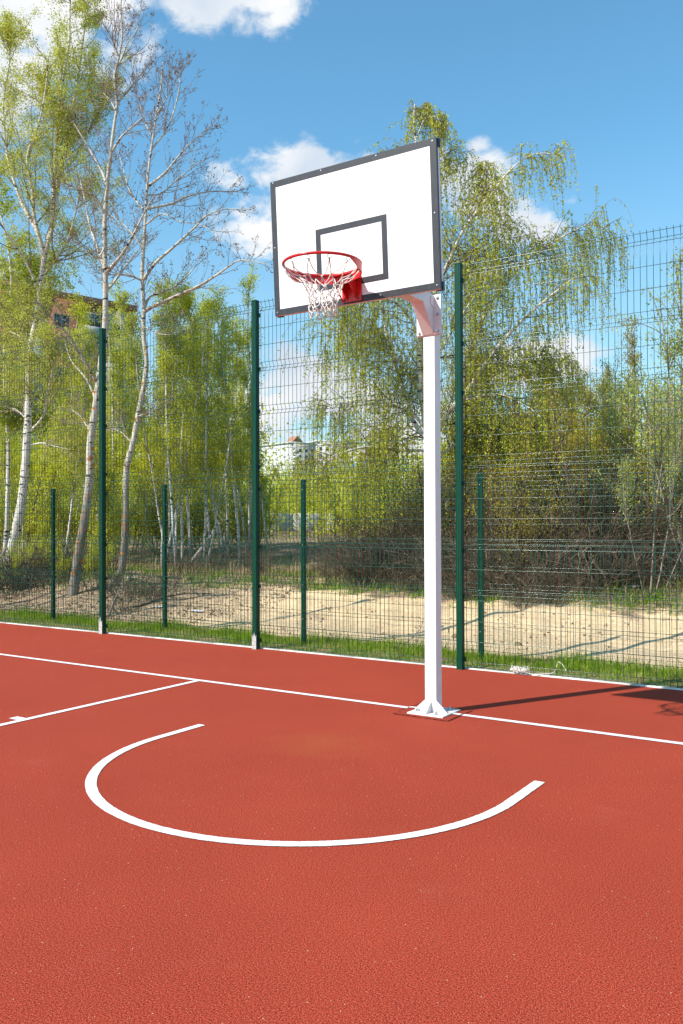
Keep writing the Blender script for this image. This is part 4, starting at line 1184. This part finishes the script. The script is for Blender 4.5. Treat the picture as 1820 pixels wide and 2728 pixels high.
# white tangled cord dropped on the kerb
ct = np.array([-.12, 1.885, .012]); rr_ = random.Random(2); q = Q(ct)
for j in range(9):
    a0 = rr_.uniform(0, 6.28); pts = []
    cx, cy, ra, rb = rr_.uniform(-.045, .045), rr_.uniform(-.025, .025), rr_.uniform(.04, .085), rr_.uniform(.025, .05)
    for i in range(26):
        t = i/25*6.0; pts.append(ct+np.array([cx+ra*math.cos(t+a0)+rr_.uniform(-.006, .006), cy+rb*math.sin(t+a0)*.9+rr_.uniform(-.005, .005), .014+.040*rr_.random()+.014*math.sin(t*2)]))
    q.tube(pts, .0032, 5)
q.tube([ct+[.05, 0, .01], ct+[.13, -.025, .006], ct+[.20, -.01, .01], ct+[.27, .02, .015], ct+[.33, .03, .03], ct+[.355, .03, .10], ct+[.37, .03, .135], ct+[.40, .035, .12], ct+[.44, .04, .06]], .003, 5)
tag(q.build('cord_tangle', 'rope', None, tuple(ct), smooth=True), 'tangle of white cord lying on the kerb right of the tall post', 'cord')

# ------------------------------------------------------------------ buildings
k = Mat('render_peach', rough=.85, spec=.2); k.col(k.ramp(k.noise(.4, 4), [(.3, (.34, .16, .10)), (.7, (.42, .21, .14))])); M['peach'] = k.m
k = Mat('brick_red', rough=.9, spec=.2)
bt = k.n('ShaderNodeTexBrick'); bt.inputs['Scale'].default_value = 2.2; bt.inputs['Color1'].default_value = (.24, .062, .042, 1); bt.inputs['Color2'].default_value = (.30, .085, .06, 1); bt.inputs['Mortar'].default_value = (.27, .11, .085, 1)
k.l(k.coord((1, 1, 1)), bt.inputs[0]); k.col(bt.outputs[0]); M['brick'] = k.m
k = Mat('render_white', rough=.85, spec=.2); k.col(k.ramp(k.noise(.3, 4), [(.3, (.42, .42, .42)), (.7, (.50, .50, .50))])); M['rwhite'] = k.m
k = Mat('far_white', rough=.85, spec=.2); k.col(k.ramp(k.noise(.3, 4), [(.3, (.52, .51, .50)), (.7, (.60, .60, .60))])); M['fwhite'] = k.m
k = Mat('window_glass', (.05, .075, .10), .08, .7); M['glass'] = k.m
k = Mat('roof_blue', (.02, .18, .55), .5); M['blue'] = k.m
k = Mat('balcony_shade', (.10, .09, .09), .9); M['recess'] = k.m


def facade_frame(pA, pB):
    a = np.array(pA); b = np.array(pB); a[2] = b[2] = 0; L = np.linalg.norm(b-a); d = (b-a)/L
    rz = math.atan2(d[1], d[0]); return a, L, rz


# brick apartment house at the left: local x along the facade (left to right), y into the house
A0 = at(-170, 1400, 86); A1 = at(360, 1400, 101); a, L, rz = facade_frame(A0, A1)
apt = empty('apartment_house', (a[0], a[1], 0), 'red brick and white apartment house behind the left trees, roof against the sky', 'building'); apt.rotation_euler = (0, 0, rz)
HT = 26.8; bays = [(0, 5.0, 'peach'), (5.0, 9.6, 'brick'), (9.6, 11.4, 'rwhite'), (11.4, 18.2, 'brick'), (18.2, L, 'rwhite')]
for x0, x1, m_ in bays:
    off = .0 if m_ != 'rwhite' else .25
    q = Q(); q.box(x0+.003, x1-.003, off, 12, 0, HT-(1.0 if m_ == 'rwhite' else .8)); q.build('wall', m_, apt)
q = Q(); q.box(-.2, L+.2, -.25, 12.3, HT-.8+.003, HT-.1); q.build('roof', 'peach', apt)
q = Q(); q.box(7.4, 9.8, 2, 5, HT-.097, HT+2.2); q.box(7.2, 10.0, 1.8, 5.2, HT+2.203, HT+2.5); q.build('roof_hut', 'rwhite', apt)
q = Q(); q.box(7.9, 8.5, 1.95, 1.998, HT+.8, HT+1.6); q.box(9.0, 9.5, 1.95, 1.998, HT+.8, HT+1.6); q.build('vent', 'recess', apt)
for f in range(9):
    z0 = HT-4.1-2.9*f
    for (x0, x1, bal) in ((1.0, 3.8, 1), (5.6, 7.2, 0), (7.9, 9.2, 0), (12.2, 13.9, 0), (14.9, 17.9, 1), (19.2, 20.4, 0), (21.3, 22.4, 0)):
        if x1 > L: continue
        off = .25 if x0 > 18.2 else 0
        if bal:
            q = Q(); q.box(x0, x1, -1.1, -.003, z0-.45, z0+.55); b_ = q.build('balcony', 'peach' if x0 < 5 or f % 2 else 'rwhite', apt)
            q = Q(); q.box(x0+.05, x1-.05, -1.05, -.003, z0+.553, z0+1.9); q.build('glazing', 'glass', b_)
            q = Q()
            for j in range(5): xx = x0+.05+(x1-x0-.1)*j/4; q.box(xx-.04, xx+.04, -1.09, -1.052, z0+.553, z0+1.9)
            q.box(x0, x1, -1.12, -.003, z0+1.903, z0+2.02); q.build('frame', 'rwhite', b_)
        else:
            q = Q(); q.box(x0, x1, off-.06, off-.003, z0, z0+1.5); w_ = q.build('window', 'glass', apt)
            q = Q(); q.box(x0-.08, x0, off-.09, off-.003, z0-.08, z0+1.58); q.box(x1, x1+.08, off-.09, off-.003, z0-.08, z0+1.58); q.box(x0, x1, off-.09, off-.003, z0-.08, z0); q.box(x0, x1, off-.09, off-.003, z0+1.5, z0+1.58)
            xm = (x0+x1)/2; q.box(xm-.04, xm+.04, off-.09, off-.062, z0, z0+1.5); q.build('frame', 'rwhite', w_)


def far_block(name, label, u0, u1, vtop, Z0, Z1, cols, fl, mat='fwhite', peak=False):
    P0 = at(u0, 1400, Z0); P1 = at(u1, 1400, Z1); a, L, rz = facade_frame(P0, P1); H_ = 1.4676+(1402-vtop)/FPX*(Z0+Z1)/2
    r_ = empty(name, (a[0], a[1], 0), label, 'building'); r_.rotation_euler = (0, 0, rz)
    q = Q(); q.box(0, L, 0, 14, 0, H_); w = q.build('wall', mat, r_)
    q = Q(); q.box(-.3, L+.3, -.3, 14.3, H_+.003, H_+.5); q.build('roof', mat, r_)
    if peak:
        bmo('gable', lambda bm: bprism(bm, [(.4, H_+.503), (4.2, H_+.503), (2.3, H_+2.2)], 1, -.2, 3), 'peach', r_)
    fh = (H_-2)/fl
    for f in range(fl):
        for c in range(cols):
            x0 = L*(c+.25)/cols; x1 = L*(c+.7)/cols; z0 = 1.5+f*fh
            q = Q(); q.box(x0, x1, -.06, -.003, z0, z0+fh*.52); q.build('window', 'recess' if peak and c < 1 else 'glass', r_)
    if peak:
        for f in range(fl):
            q = Q(); z0 = 1.5+f*fh; q.box(.3, L*.7/cols+.4, -1.3, -.063, z0-.5, z0+.5); q.build('balcony', mat, r_)
    return r_


far_block('tower_block', 'white high-rise with balconies far off, seen between the tall post and the stand', 776, 842, 1196, 240, 246, 4, 12, peak=True)
far_block('tower_block', 'pale wide block just right of the white high-rise with balconies', 846, 952, 1192, 262, 268, 6, 11)
far_block('tower_block', 'small white tower far off just left of the white pole', 974, 1024, 1206, 250, 252, 3, 11)
far_block('tower_block', 'low white house with a blue roof far off, left of the white pole', 982, 1030, 1262, 200, 203, 3, 5)
P0 = at(978, 1400, 199); P1 = at(1018, 1400, 199); a, L, rz = facade_frame(P0, P1)
bl = [o for o in bpy.data.objects if o.get('label', '').startswith('low white house')][0]
bmo('blue_roof', lambda bm: bprism(bm, [(-.8, 13.9), (5.2, 13.9), (5.0, 15.2), (-.2, 15.2)], 1, -1.0, 14.5), 'blue', bl)
# long pale concrete wall
P0 = at(600, 1400, 50); P1 = at(905, 1400, 52); a, L, rz = facade_frame(P0, P1)
cw = empty('concrete_wall', (a[0], a[1], .9), 'long low pale concrete wall far behind, seen right of the middle tall post', 'wall'); cw.rotation_euler = (0, 0, rz)
for j in range(int(L//2)+1):
    q = Q(); q.box(j*2.0+.01, j*2.0+1.99, 0, .18, -.6, 1.05+.01*(j % 2)); q.build('panel', 'rwhite', cw)

print('objects', len(bpy.data.objects))
